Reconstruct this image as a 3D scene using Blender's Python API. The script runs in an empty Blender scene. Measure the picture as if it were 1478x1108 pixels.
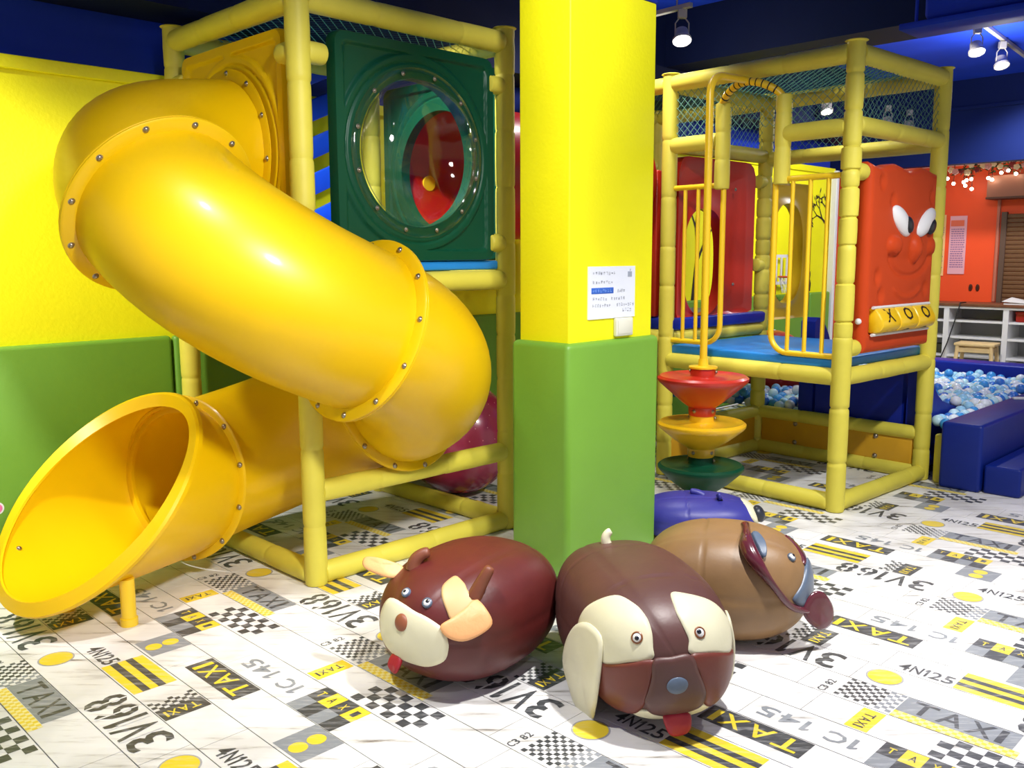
import bpy, bmesh, math, random
import numpy as np
from mathutils import Vector, Matrix
random.seed(7)
SC = bpy.context.scene
COL = SC.collection
PI = math.pi
sin, cos, rad = math.sin, math.cos, math.radians

# ---------------------------------------------------------------- camera, world, light, exposure
cam = bpy.data.cameras.new('camera'); camo = bpy.data.objects.new('camera', cam); COL.objects.link(camo)
PITCH, ROLL, HC, FPX = .1417, -.0038, 1.4615, 1309.64
fw = Vector((0, cos(PITCH), -sin(PITCH))); r0 = Vector((1, 0, 0)); u0 = Vector((0, sin(PITCH), cos(PITCH)))
rr = cos(ROLL)*r0 + sin(ROLL)*u0; uu = -sin(ROLL)*r0 + cos(ROLL)*u0
M = Matrix((rr, uu, -fw)).transposed().to_4x4(); M.translation = (0, 0, HC); camo.matrix_world = M
cam.sensor_fit = 'HORIZONTAL'; cam.sensor_width = 36; cam.lens = 36*FPX/1478
cam.clip_start = .05
SC.camera = camo
SC.view_settings.view_transform = 'Standard'; SC.view_settings.look = 'None'
SC.view_settings.gamma = 1; SC.view_settings.use_curve_mapping = False
SC.view_settings.exposure = .60
w = bpy.data.worlds.new('world'); SC.world = w; w.use_nodes = True
w.node_tree.nodes['Background'].inputs[0].default_value = (1, .98, .95, 1)
w.node_tree.nodes['Background'].inputs[1].default_value = .34

def bulb_glow(loc, watts):
    l = bpy.data.lights.new('lamp_glow_light', 'POINT'); l.energy = watts; l.shadow_soft_size = .05; l.color = (1, .98, .95)
    o = bpy.data.objects.new('lamp_glow_light', l); COL.objects.link(o); o.location = loc
def spot(loc, target, watts, deg=110, blend=.6, size=.07, color=(1, .98, .95)):
    l = bpy.data.lights.new('ceiling_and_fill_spot', 'SPOT'); l.energy = watts; l.spot_size = rad(deg); l.spot_blend = blend
    l.shadow_soft_size = size; l.color = color
    o = bpy.data.objects.new('ceiling_and_fill_spot', l); COL.objects.link(o); o.location = loc
    o.rotation_euler = (Vector(target)-Vector(loc)).to_track_quat('-Z', 'Y').to_euler()
# ceiling lamps over floor and play frames, plus added fill spots as marked (world metres)
spot((1.0, .7, 3.05), (-.80, 3.45, 1.25), 430, 46, .7, .22)
spot((-2.65, 2.5, 3.1), (-2.75, 3.85, 1.4), 330, 70, .8)
spot((-.9, 2.2, 3.15), (-.95, 2.5, .0), 170, 72, .8)
spot((1.0, 2.45, 3.15), (1.05, 2.75, .0), 300, 88, .8)
spot((2.5, 3.1, 3.15), (2.2, 4.5, .2), 230, 95, .8)
spot((.35, 2.5, 3.15), (.5, 4.2, 2.15), 130, 58, .8)  # added fill spot, brightens the upper column
spot((2.0, 5.9, 3.2), (1.9, 5.95, .8), 110, 62, .8)  # added fill spot, lifts the deck under the roof net
spot((3.9, 5.1, 3.15), (4.2, 6.9, .3), 300, 100, .8)
spot((3.4, 7.2, 3.15), (3.2, 9.2, 1.0), 160, 105, .8)
spot((1.7, 7.1, 3.15), (1.8, 7.6, 1.2), 190, 120, .8)  # added fill spot for the dim rear frame and its red panel
spot((5.0, 8.9, 3.1), (5.6, 9.9, .8), 120, 115, .8)
spot((-1.05, 4.4, 3.2), (-.5, 4.95, 1.75), 260, 62, .6)
bulb_glow((4.0, 7.75, 2.78), 34); bulb_glow((1.15, 6.36, 2.72), 9)
spot((0.7, 5.6, 3.15), (0.2, 6.2, .6), 70, 120, .8)

# ---------------------------------------------------------------- materials
def lin(c):
    return tuple((x/12.92 if x <= .04045 else ((x+.055)/1.055)**2.4) for x in c)
MATS = {}
def mat(name, rgb, rough=.5, coat=0., spec=.5, noise=0., nscale=30., bump=0., bscale=80., metal=0., emit=None, sss=0., trans=0.):
    if name in MATS: return MATS[name]
    m = bpy.data.materials.new(name); m.use_nodes = True; nt = m.node_tree; b = nt.nodes['Principled BSDF']
    c = (*lin(rgb), 1)
    b.inputs['Base Color'].default_value = c; b.inputs['Roughness'].default_value = rough
    b.inputs['Specular IOR Level'].default_value = spec; b.inputs['Metallic'].default_value = metal
    b.inputs['Coat Weight'].default_value = coat; b.inputs['Coat Roughness'].default_value = .12
    if trans: b.inputs['Transmission Weight'].default_value = trans
    if sss:
        b.inputs['Subsurface Weight'].default_value = sss; b.inputs['Subsurface Scale'].default_value = .03
    if emit:
        b.inputs['Emission Color'].default_value = (*emit[0], 1); b.inputs['Emission Strength'].default_value = emit[1]
    tc = nt.nodes.new('ShaderNodeTexCoord')
    if noise:
        n = nt.nodes.new('ShaderNodeTexNoise'); n.inputs['Scale'].default_value = nscale; n.inputs['Detail'].default_value = 5
        nt.links.new(tc.outputs['Object'], n.inputs['Vector'])
        r = nt.nodes.new('ShaderNodeValToRGB'); r.color_ramp.elements[0].position = .3; r.color_ramp.elements[1].position = .7
        r.color_ramp.elements[0].color = (*[x*(1-noise) for x in c[:3]], 1)
        r.color_ramp.elements[1].color = (*[min(1, x*(1+noise*.6)) for x in c[:3]], 1)
        nt.links.new(n.outputs['Fac'], r.inputs['Fac']); nt.links.new(r.outputs['Color'], b.inputs['Base Color'])
    if bump:
        n2 = nt.nodes.new('ShaderNodeTexNoise'); n2.inputs['Scale'].default_value = bscale; n2.inputs['Detail'].default_value = 4
        nt.links.new(tc.outputs['Object'], n2.inputs['Vector'])
        bp = nt.nodes.new('ShaderNodeBump'); bp.inputs['Strength'].default_value = bump; bp.inputs['Distance'].default_value = .01
        nt.links.new(n2.outputs['Fac'], bp.inputs['Height']); nt.links.new(bp.outputs['Normal'], b.inputs['Normal'])
    MATS[name] = m; return m

m_wall = mat('yellow_paint', (.97, .95, .0), .6, noise=.05, nscale=2, bump=.15, bscale=60)
m_green = mat('green_vinyl', (.43, .62, .19), .45, noise=.05, nscale=3, bump=.12, bscale=25)
m_blue = mat('blue_paint', (.08, .20, .66), .65, spec=.2, noise=.12, nscale=2)
m_navyp = mat('dark_navy_paint', (.045, .085, .22), .7, spec=.15, noise=.15, nscale=2)
m_ceil = mat('navy_paint', (.11, .25, .78), .7, spec=.2, noise=.15, nscale=2)
m_foam = mat('yellow_foam_sleeve', (.86, .81, .29), .55, noise=.05, nscale=7, bump=.06, bscale=50)
m_slide = mat('yellow_slide_plastic', (.965, .80, .01), .36, coat=.12, noise=.04, nscale=3)
def translucent(m, rgb, f):
    """thin moulded plastic: part of the light comes through the shell"""
    nt = m.node_tree; b = nt.nodes['Principled BSDF']; o = nt.nodes['Material Output']
    t = nt.nodes.new('ShaderNodeBsdfTranslucent'); t.inputs['Color'].default_value = (*lin(rgb), 1)
    mx = nt.nodes.new('ShaderNodeMixShader'); mx.inputs[0].default_value = f
    nt.links.new(b.outputs[0], mx.inputs[1]); nt.links.new(t.outputs[0], mx.inputs[2]); nt.links.new(mx.outputs[0], o.inputs['Surface'])
translucent(m_slide, (1, .88, .05), .24)
m_dkgreen = mat('dark_green_plastic', (.035, .27, .18), .4, spec=.25, noise=.05, nscale=4)
m_red = mat('red_plastic', (.76, .17, .11), .33, coat=.2, noise=.06, nscale=4)
m_redt = mat('red_tube_plastic', (.70, .11, .10), .3, coat=.2, noise=.05)
translucent(m_redt, (.95, .10, .08), .25)
m_mat = mat('blue_deck_vinyl', (.12, .52, .84), .4, noise=.06, nscale=5, bump=.08)
m_navy = mat('royal_blue_vinyl', (.07, .16, .60), .38, spec=.3, noise=.08, nscale=4, bump=.1, bscale=15)
m_pit = mat('pit_blue_vinyl', (.05, .15, .50), .42, spec=.3, noise=.08, nscale=4, bump=.12, bscale=12)
m_steel = mat('bolt_steel', (.62, .58, .52), .3, metal=.9)
m_white = mat('white_laminate', (.88, .88, .88), .4, noise=.02)
m_wood = mat('counter_wood', (.45, .27, .17), .45, noise=.3, nscale=10)
m_pine = mat('pine_wood', (.85, .74, .53), .5, noise=.12, nscale=12)
m_orange = mat('orange_paint', (.94, .31, .12), .5, noise=.05, nscale=2)
m_orp = mat('orange_plastic', (.77, .27, .11), .45, spec=.15, noise=.05, nscale=5)
m_black = mat('black_rubber', (.06, .06, .07), .5)
m_glass_white = mat('eye_white', (.93, .93, .93), .2, coat=.5)
m_bar = mat('yellow_enamel', (.96, .80, .14), .35, coat=.2)
m_amber = mat('amber_vinyl', (.83, .62, .10), .5, noise=.06, nscale=6, bump=.1, bscale=14)
m_net = mat('green_net_cord', (.36, .55, .49), .7)
m_roofnet = mat('roof_net_cord', (.27, .52, .45), .7)
m_lampm = mat('lamp_grey_metal', (.62, .60, .58), .4)
m_lamp = mat('lamp_glow', (1, 1, 1), .4, emit=((1, .98, .94), 14))
m_maroon = mat('maroon_leatherette', (.36, .125, .115), .43, noise=.18, nscale=7, bump=.12, bscale=22)
m_choc = mat('chocolate_leatherette', (.37, .235, .215), .43, noise=.12, nscale=7, bump=.12, bscale=22)
m_rust = mat('russet_leatherette', (.44, .20, .155), .43, noise=.12, nscale=8, bump=.1, bscale=22)
m_tan = mat('tan_leatherette', (.56, .43, .28), .43, noise=.14, nscale=8, bump=.12, bscale=22)
m_cream = mat('cream_leatherette', (.90, .88, .75), .42, noise=.05, nscale=8, bump=.14, bscale=18)
m_peach = mat('peach_leatherette', (.93, .68, .45), .45, noise=.06, nscale=8, bump=.12)
m_sand = mat('sand_leatherette', (.82, .67, .46), .45, noise=.05, nscale=8)
m_indigo = mat('indigo_leatherette', (.21, .21, .56), .43, noise=.1, nscale=7, bump=.12, bscale=20)
m_slate = mat('slate_leatherette', (.36, .42, .50), .35, noise=.1)
m_tongue = mat('tongue_red', (.66, .12, .17), .45)
m_horn = mat('horn_brown', (.46, .25, .17), .45, noise=.1)
m_nose = mat('nose_brown', (.55, .31, .20), .45)
m_wine = mat('wine_gloss_leatherette', (.37, .15, .19), .22, coat=.4, noise=.1)
m_iris = mat('iris_dark', (.08, .09, .13), .15, coat=.6)
m_irisb = mat('iris_amber', (.55, .32, .15), .3)
m_pink = mat('pink_ball_vinyl', (.60, .17, .29), .25, coat=.4, noise=.08, nscale=4)

def archglass(name, tint=(1, 1, 1), refl=1.0):
    m = bpy.data.materials.new(name); m.use_nodes = True; nt = m.node_tree; nt.nodes.clear()
    o = nt.nodes.new('ShaderNodeOutputMaterial'); mx = nt.nodes.new('ShaderNodeMixShader'); f = nt.nodes.new('ShaderNodeLayerWeight'); pw = nt.nodes.new('ShaderNodeMath'); ml = nt.nodes.new('ShaderNodeMath')
    t = nt.nodes.new('ShaderNodeBsdfTransparent'); g = nt.nodes.new('ShaderNodeBsdfGlossy')
    pw.operation = 'POWER'; pw.inputs[1].default_value = 4; ml.operation = 'MULTIPLY_ADD'; ml.inputs[1].default_value = .55; ml.inputs[2].default_value = .035
    nt.links.new(f.outputs['Facing'], pw.inputs[0]); nt.links.new(pw.outputs[0], ml.inputs[0]); t.inputs['Color'].default_value = (*tint, 1); g.inputs['Roughness'].default_value = .04
    nt.links.new(ml.outputs[0], mx.inputs[0]); nt.links.new(t.outputs[0], mx.inputs[1]); nt.links.new(g.outputs[0], mx.inputs[2])
    nt.links.new(mx.outputs[0], o.inputs['Surface']); return m
m_dome = archglass('clear_acrylic', (.96, .98, .97))

def plankmat():
    m = bpy.data.materials.new('whitewashed_plank_print'); m.use_nodes = True; nt = m.node_tree; b = nt.nodes['Principled BSDF']
    b.inputs['Roughness'].default_value = .36; b.inputs['Specular IOR Level'].default_value = .4
    geo = nt.nodes.new('ShaderNodeNewGeometry')
    mp = nt.nodes.new('ShaderNodeMapping'); mp.inputs['Rotation'].default_value = (0, 0, PI/4); mp.inputs['Scale'].default_value = (3, 26, 1)
    nt.links.new(geo.outputs['Position'], mp.inputs['Vector'])
    n = nt.nodes.new('ShaderNodeTexNoise'); n.inputs['Scale'].default_value = 1.0; n.inputs['Detail'].default_value = 6; n.inputs['Roughness'].default_value = .65
    nt.links.new(mp.outputs[0], n.inputs['Vector'])
    r = nt.nodes.new('ShaderNodeValToRGB'); e = r.color_ramp.elements
    e[0].position = .30; e[0].color = (*lin((.50, .47, .43)), 1); e[1].position = .46; e[1].color = (*lin((.945, .942, .93)), 1)
    k = e.new(.38); k.color = (*lin((.86, .85, .83)), 1); k2 = e.new(.75); k2.color = (*lin((.965, .965, .96)), 1)
    nt.links.new(n.outputs['Fac'], r.inputs['Fac'])
    n2 = nt.nodes.new('ShaderNodeTexNoise'); n2.inputs['Scale'].default_value = 3.2; n2.inputs['Detail'].default_value = 3
    nt.links.new(geo.outputs['Position'], n2.inputs['Vector'])
    r2 = nt.nodes.new('ShaderNodeValToRGB'); r2.color_ramp.elements[0].position = .35; r2.color_ramp.elements[0].color = (.80, .79, .77, 1)
    r2.color_ramp.elements[1].position = .6; r2.color_ramp.elements[1].color = (1, 1, 1, 1)
    nt.links.new(n2.outputs['Fac'], r2.inputs['Fac'])
    mx = nt.nodes.new('ShaderNodeMix'); mx.data_type = 'RGBA'; mx.blend_type = 'MULTIPLY'; mx.inputs[0].default_value = 1
    nt.links.new(r.outputs['Color'], mx.inputs[6]); nt.links.new(r2.outputs['Color'], mx.inputs[7])
    nt.links.new(mx.outputs[2], b.inputs['Base Color']); return m
m_plank = plankmat()
def inkmat(name, rgb, wear=.5):
    m = bpy.data.materials.new(name); m.use_nodes = True; nt = m.node_tree; b = nt.nodes['Principled BSDF']
    b.inputs['Roughness'].default_value = .38
    geo = nt.nodes.new('ShaderNodeNewGeometry')
    mp = nt.nodes.new('ShaderNodeMapping'); mp.inputs['Rotation'].default_value = (0, 0, PI/4); mp.inputs['Scale'].default_value = (9, 60, 1)
    nt.links.new(geo.outputs['Position'], mp.inputs['Vector'])
    n = nt.nodes.new('ShaderNodeTexNoise'); n.inputs['Scale'].default_value = 1; n.inputs['Detail'].default_value = 5; n.inputs['Roughness'].default_value = .7
    nt.links.new(mp.outputs[0], n.inputs['Vector'])
    r = nt.nodes.new('ShaderNodeValToRGB'); e = r.color_ramp.elements
    c = lin(rgb); e[0].position = .5; e[0].color = (*c, 1); e[1].position = .78; e[1].color = (*[x+(.75-x)*wear for x in c], 1)
    nt.links.new(n.outputs['Fac'], r.inputs['Fac']); nt.links.new(r.outputs['Color'], b.inputs['Base Color']); return m
ink_dark = inkmat('charcoal_print', (.27, .28, .29), .55)
ink_grey = inkmat('grey_print', (.55, .57, .59), .5)
ink_lgrey = inkmat('pale_grey_print', (.66, .66, .66), .5)
ink_yel = inkmat('yellow_print', (.93, .82, .22), .45)
ink_pyel = inkmat('pale_yellow_print', (.96, .91, .60), .5)
m_gap = mat('plank_joint_grey', (.60, .58, .55), .8)

# ---------------------------------------------------------------- mesh helpers
def link(name, me, parent=None, m=None, smooth=False):
    o = bpy.data.objects.new(name, me); COL.objects.link(o)
    if parent is not None: o.parent = parent
    if m is not None:
        if isinstance(m, (list, tuple)):
            for x in m: me.materials.append(x)
        else: me.materials.append(m)
    if smooth:
        for p in me.polygons: p.use_smooth = True
        if smooth != 'all': me.set_sharp_from_angle(angle=rad(38))
    return o
def raw(name, V, Fc, parent=None, m=None, smooth=True):
    me = bpy.data.meshes.new(name); me.from_pydata([tuple(v) for v in V], [], [tuple(f) for f in Fc]); me.update()
    return link(name, me, parent, m, smooth)
def tag(o, label=None, cat=None, group=None, kind=None):
    if label: o['label'] = label
    if cat: o['category'] = cat
    if group: o['group'] = group
    if kind: o['kind'] = kind
    return o
def empty(name, loc, rz=0, label=None, cat=None, group=None, kind=None):
    o = bpy.data.objects.new(name, None); o.empty_display_size = .1; COL.objects.link(o); o.location = loc; o.rotation_euler = (0, 0, rz)
    return tag(o, label, cat, group, kind)
class MB:
    """collects verts/faces for one mesh object"""
    def __init__(s): s.V = []; s.F = []; s.mi = []
    def add(s, V, F, mi=0):
        k = len(s.V); s.V += [tuple(v) for v in V]; s.F += [tuple(i+k for i in f) for f in F]; s.mi += [mi]*len(F); return s
    def box(s, a, b, mi=0, rot=None):
        x0, y0, z0 = a; x1, y1, z1 = b
        V = [(x0, y0, z0), (x1, y0, z0), (x1, y1, z0), (x0, y1, z0), (x0, y0, z1), (x1, y0, z1), (x1, y1, z1), (x0, y1, z1)]
        if rot is not None: V = [rot @ Vector(v) for v in V]
        return s.add(V, [(0, 3, 2, 1), (4, 5, 6, 7), (0, 1, 5, 4), (1, 2, 6, 5), (2, 3, 7, 6), (3, 0, 4, 7)], mi)
    def rbox(s, a, b, r=.01, seg=3, mi=0, rot=None):
        bm = bmesh.new(); bmesh.ops.create_cube(bm, size=1)
        for v in bm.verts:
            v.co = Vector([(a[i]+b[i])/2 + v.co[i]*(b[i]-a[i]) for i in range(3)])
        bmesh.ops.bevel(bm, geom=bm.edges[:], offset=r, segments=seg, profile=.5, affect='EDGES')
        bm.verts.index_update()
        V = [v.co.copy() for v in bm.verts]
        if rot is not None: V = [rot @ v for v in V]
        F = [[v.index for v in f.verts] for f in bm.faces]; bm.free()
        return s.add(V, F, mi)
    def tube(s, P, R, n=14, cap=True, mi=0, up=None, closed=False):
        P = [Vector(p) for p in P]; N = len(P)
        if not hasattr(R, '__len__'): R = [R]*N
        T = []
        for i in range(N):
            if closed: d = P[(i+1) % N]-P[i-1]
            else: d = P[min(i+1, N-1)]-P[max(i-1, 0)]
            if d.length < 1e-9: d = T[-1].copy() if T else Vector((0, 0, 1))
            T.append(d.normalized())
        a = T[0].cross(Vector(up) if up else (Vector((0, 0, 1)) if abs(T[0].z) < .9 else Vector((1, 0, 0)))).normalized()
        V = []
        for i in range(N):
            a = (a-T[i]*a.dot(T[i]))
            a = a.normalized() if a.length > 1e-6 else T[i].orthogonal().normalized()
            b = T[i].cross(a)
            for k in range(n):
                t = 2*PI*k/n; V.append(P[i]+R[i]*(cos(t)*a+sin(t)*b))
        F = []
        for i in range(N if closed else N-1):
            j = (i+1) % N
            for k in range(n):
                F.append((i*n+k, i*n+(k+1) % n, j*n+(k+1) % n, j*n+k))
        if cap and not closed:
            F.append(tuple(range(n))[::-1]); F.append(tuple((N-1)*n+k for k in range(n)))
        return s.add(V, F, mi)
    def lathe(s, prof, n=32, mi=0, M4=None):
        V = []; F = []; m = len(prof)
        for (r, z) in prof:
            for k in range(n): V.append(Vector((r*cos(2*PI*k/n), r*sin(2*PI*k/n), z)))
        if M4 is not None: V = [M4 @ v for v in V]
        for i in range(m-1):
            for k in range(n): F.append((i*n+k, i*n+(k+1) % n, (i+1)*n+(k+1) % n, (i+1)*n+k))
        ring = abs(prof[0][0]-prof[-1][0])+abs(prof[0][1]-prof[-1][1]) < 1e-6   # closed section: no end discs
        if prof[0][0] > 1e-5 and not ring: F.append(tuple(range(n))[::-1])
        if prof[-1][0] > 1e-5 and not ring: F.append(tuple((m-1)*n+k for k in range(n)))
        return s.add(V, F, mi)
    def sphere(s, c, r, n=12, mi=0, sc=(1, 1, 1), M4=None):
        prof = [(max(1e-6, sin(PI*i/n)), -cos(PI*i/n)) for i in range(n+1)]
        X = Matrix.Translation(Vector(c)) @ Matrix.Diagonal((r*sc[0], r*sc[1], r*sc[2], 1))
        if M4 is not None: X = M4 @ X
        return s.lathe(prof, n*2, mi, X)
    def obj(s, name, m, parent=None, smooth=True):
        me = bpy.data.meshes.new(name); me.from_pydata(s.V, [], s.F)
        bm = bmesh.new(); bm.from_mesh(me)
        bm.faces.ensure_lookup_table()
        for f, i in zip(bm.faces, s.mi): f.material_index = i
        bmesh.ops.recalc_face_normals(bm, faces=bm.faces[:])
        bm.to_mesh(me); bm.free()
        return link(name, me, parent, m, smooth)
def copy_tree(o, parent=None):
    c = o.copy(); COL.objects.link(c)
    if parent is not None: c.parent = parent
    for ch in list(o.children): copy_tree(ch, c)
    return c
def foam(P0, P1, r=.05, seg=(.2, .34), rnd=None, pinch=.90, flare=False, n=18, bul=.03):
    """padded pipe: sleeve lengths butt together with pinched joints"""
    rnd = rnd or random; P0 = Vector(P0); P1 = Vector(P1); L = (P1-P0).length; d = (P1-P0)/L
    P = []; R = []; s = 0
    def put(x, k): P.append(P0+d*min(max(x, 0), L)); R.append(r*k)
    put(0, .80); put(.004, .95)
    while s < L-1e-6:
        l = rnd.uniform(*seg)
        if L-s-l < seg[0]*.6: l = L-s
        e = s+l; b = rnd.uniform(1-bul*.6, 1+bul)
        put(s+.010, .985*b); put(s+.03, 1.0*b); put(s+l/2, 1.015*b); put(e-.03, 1.0*b); put(e-.010, .985*b)
        if e < L-.02: put(e-.002, pinch+.03); put(e+.002, pinch+.03)
        s = e
    if flare: put(L-.06, 1.0); put(L-.004, 1.22); put(L, 1.14)
    else: put(L-.004, .95); put(L, .80)
    # keep order along the axis
    q = sorted(zip([(p-P0).dot(d) for p in P], range(len(P))))
    P2 = [P[i] for _, i in q]; R2 = [R[i] for _, i in q]
    for i in range(1, len(P2)):
        if (P2[i]-P2[i-1]).length < 2e-4: P2[i] = P2[i]+d*2e-4
    return MB().tube(P2, R2, n)

def textmesh(s):
    cu = bpy.data.curves.new('t', 'FONT'); cu.body = s; cu.resolution_u = 2; cu.offset = .012; cu.fill_mode = 'FRONT'
    o = bpy.data.objects.new('t', cu); COL.objects.link(o)
    dg = bpy.context.evaluated_depsgraph_get(); dg.update()
    me = bpy.data.meshes.new_from_object(o.evaluated_get(dg))
    V = np.array([v.co[:2] for v in me.vertices]).reshape(-1, 2); F = [tuple(p.vertices) for p in me.polygons]
    bpy.data.objects.remove(o); bpy.data.curves.remove(cu); bpy.data.meshes.remove(me)
    lo = V.min(0); hi = V.max(0); V = (V-lo)/(hi-lo)
    return V, F
_tc = {}
def text(s):
    if s not in _tc: _tc[s] = textmesh(s)
    return _tc[s]

def line_of(s):
    """characters set side by side in a unit box, narrow ones narrower"""
    wd = {'1': .5, 'I': .28, ' ': .45}
    gap = .16; tot = sum(wd.get(c, 1) for c in s)+gap*(len(s)-1); x = 0; VV = []; FF = []
    for c in s:
        w_ = wd.get(c, 1)
        if c == '1': V = np.array([(.42, 0), (.86, 0), (.86, 1), (.5, 1), (.05, .80), (.05, .66), (.42, .78)]); Fq = [(0, 1, 2, 3, 6), (3, 4, 5, 6)]
        elif c == 'I': V = np.array([(0, 0), (1, 0), (1, 1), (0, 1)]); Fq = [(0, 1, 2, 3)]
        elif c == ' ': V = np.zeros((0, 2)); Fq = []
        else: V, Fq = text(c)
        k = len(VV); VV += [((x+w_*a)/tot, b) for a, b in V]; FF += [tuple(i+k for i in f) for f in Fq]; x += w_+gap
    return np.array(VV), FF
# room frame: x runs along the padded wall (away, to the right), y towards that wall
OX, OY, ANG = -.8802, 3.9082, .7851
ROOM = Matrix.Translation((OX, OY, 0)) @ Matrix.Rotation(ANG, 4, 'Z')
def W(a, b, z=0): return ROOM @ Vector((a, b, z))
def room_empty(name, a, b, z=0, **k): return empty(name, W(a, b, z), ANG, **k)
def setroom(o): o.matrix_world = ROOM; return o

# ================================================================= SETTING
# ---- floor: printed planks
floor = setroom(MB().box((-3.2, -6.5, -.06), (9.7, 1.29, -.010)).obj('floor', m_gap, None, False)); tag(floor, kind='structure')
PW, PL = .165, 1.005
def put_text(mb, s, u0, u1, v0, v1, ang, mi, z=.0011):
    """text in the box u0..u1, v0..v1; ang = reading direction (0:+u, 90:+v, 180:-u, 270:-v)"""
    V, F = line_of(s); out = []
    for x, y in V:
        if ang == 0: p = (u0+(u1-u0)*x, v0+(v1-v0)*y)
        elif ang == 180: p = (u1-(u1-u0)*x, v1-(v1-v0)*y)
        elif ang == 90: p = (u1-(u1-u0)*y, v0+(v1-v0)*x)
        else: p = (u0+(u1-u0)*y, v1-(v1-v0)*x)
        out.append((p[0], p[1], z))
    mb.add(out, F, mi)
def quad(mb, u0, u1, v0, v1, mi, z=.0006):
    mb.add([(u0, v0, z), (u1, v0, z), (u1, v1, z), (u0, v1, z)], [(0, 1, 2, 3)], mi)
D_, G_, L_, Y_, P_ = 1, 2, 3, 4, 5
INKS = [m_plank, ink_dark, ink_grey, ink_lgrey, ink_yel, ink_pyel]
rowcen = [.1625, -.0025, -.1675, -.3325, -.4975, -.6625]
rowjoint = [-.05, -.09, -.2, -.1, -.235, -.35]
def disc(mb, u, v, r, mi, z=.0006, n=28):
    mb.add([(u+r*cos(2*PI*k/n), v+r*sin(2*PI*k/n), z) for k in range(n)], [tuple(range(n))], mi)
def plank_mesh(j):
    mb = MB(); c = rowcen[j]; h = PW/2-.0018
    mb.box((rowjoint[j]+.001, c-h, -.009), (rowjoint[j]+PL-.001, c+h, 0))
    if j == 0:
        put_text(mb, '4N125', .0, .185, .10, .162, 0, D_)
        quad(mb, .195, .48, .086, .236, Y_)
        for v in (.117, .172): quad(mb, .195, .48, v, v+.026, D_, .0011)
        quad(mb, .645, .727, .084, .24, D_); put_text(mb, 'TAXI', .668, .708, .10, .215, 270, Y_)
        for a in range(4):
            for b in range(9):
                if (a+b) % 2 == 0 and (a > 0 or b % 4 == 0): quad(mb, .580+a*.0165, .5965+a*.0165, .086+b*.017, .103+b*.017, D_)
    if j == 1:
        disc(mb, 0, 0, .062, L_); disc(mb, 0, 0, .056, Y_, .0011)
        put_text(mb, '3V168', .43, .845, -.072, .066, 180, D_)
        for x in (.475, .565, .655, .755): quad(mb, x-.004, x+.004, -.07, .064, 0, .0016)
    if j == 2:
        for a in range(11):
            for b in range(9):
                if (a+b) % 2 == 0: quad(mb, -.075+a*.0172, -.0578+a*.0172, -.236+b*.0168, -.2192+b*.0168, G_ if (a > 7) else D_)
        put_text(mb, 'C3 82', -.132, -.103, -.243, -.145, 90, D_)
        quad(mb, .118, .465, -.2, -.088, G_); put_text(mb, 'TAXI', .15, .43, -.188, -.098, 0, D_)
        for a in range(26):
            for b in range(3):
                if (a+b) % 2 == 0: quad(mb, .118+a*.0142, .1322+a*.0142, -.248+b*.0155, -.2325+b*.0155, Y_)
                else: quad(mb, .118+a*.0142, .1322+a*.0142, -.248+b*.0155, -.2325+b*.0155, P_)
    if j == 3:
        quad(mb, .042, .115, -.408, -.258, Y_); put_text(mb, 'TAXI', .062, .095, -.39, -.285, 270, D_)
        for a in range(8):
            for b in range(4):
                if (a+b) % 2 == 0 and not (a == 0 and b == 3): quad(mb, .295+a*.0405, .3355+a*.0405, -.402+b*.036, -.366+b*.036, D_)
    if j == 4:
        put_text(mb, '1C 145', -.197, .137, -.535, -.468, 180, G_)
        for a in range(4):
            t = 'TAXI'[a]; quad(mb, .182+a*.0635, .2455+a*.0635, -.497, -.417, Y_ if a % 2 else D_)
            put_text(mb, t, .203+a*.0635, .225+a*.0635, -.475, -.44, 0, D_ if a % 2 else Y_)
            quad(mb, .182+a*.0635, .2455+a*.0635, -.577, -.497, D_ if a % 2 else G_)
    if j == 5:
        quad(mb, -.312, .037, -.69, -.585, D_); put_text(mb, 'TAXI', -.285, .015, -.676, -.6, 180, Y_)
        quad(mb, .368, .525, -.735, -.583, G_); disc(mb, .447, -.695, .03, Y_, .0011); disc(mb, .447, -.63, .03, Y_, .0011)
    me = bpy.data.meshes.new('plank'); me.from_pydata(mb.V, [], mb.F)
    for x in INKS: me.materials.append(x)
    for p, i in zip(me.polygons, mb.mi): p.material_index = i
    me.update(); return me
PM = [plank_mesh(j) for j in range(6)]
# floor u axis = -room y, v axis = room x.  u = -b + UF ; v = a + VF
UF, VF = -3.386, 2.141
laneoff = {-1: -.12, 0: -.62, 1: -.40, 2: -.69, 3: -.19, 4: -.249, 5: -.761, 6: -.33, 7: -.55, 8: -.02, 9: -.81, 10: -.4, 11: -.6}
cand = []
def pxy(p):
    d = Vector(p)-Vector((0, 0, HC)); z = d.dot(fw)
    if z < .3: return None
    return 739+FPX*d.dot(rr)/z, 554-FPX*d.dot(uu)/z, z
for lane in range(-1, 11):
    vc = .055+.99*lane
    for j in range(6):
        for k in range(-8, 8):
            uc = laneoff[lane]+k*PL
            ulo, uhi = uc+rowjoint[j], uc+rowjoint[j]+PL
            if uhi < UF-1.20: continue
            v = vc+rowcen[j]; a = v-VF
            if a > 9.2 or uhi > 2.9: continue
            best = None
            for t in (0, .5, 1):
                q = pxy(W(a, UF-(ulo+t*PL), 0))
                if q and -900 < q[0] < 2400 and q[1] < 1700: best = min(best or 99, q[2]+(0 if -40 < q[0] < 1518 and q[1] < 1150 else 50))
            if best: cand.append((best, uc, vc, j))
cand.sort()
far = []
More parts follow.
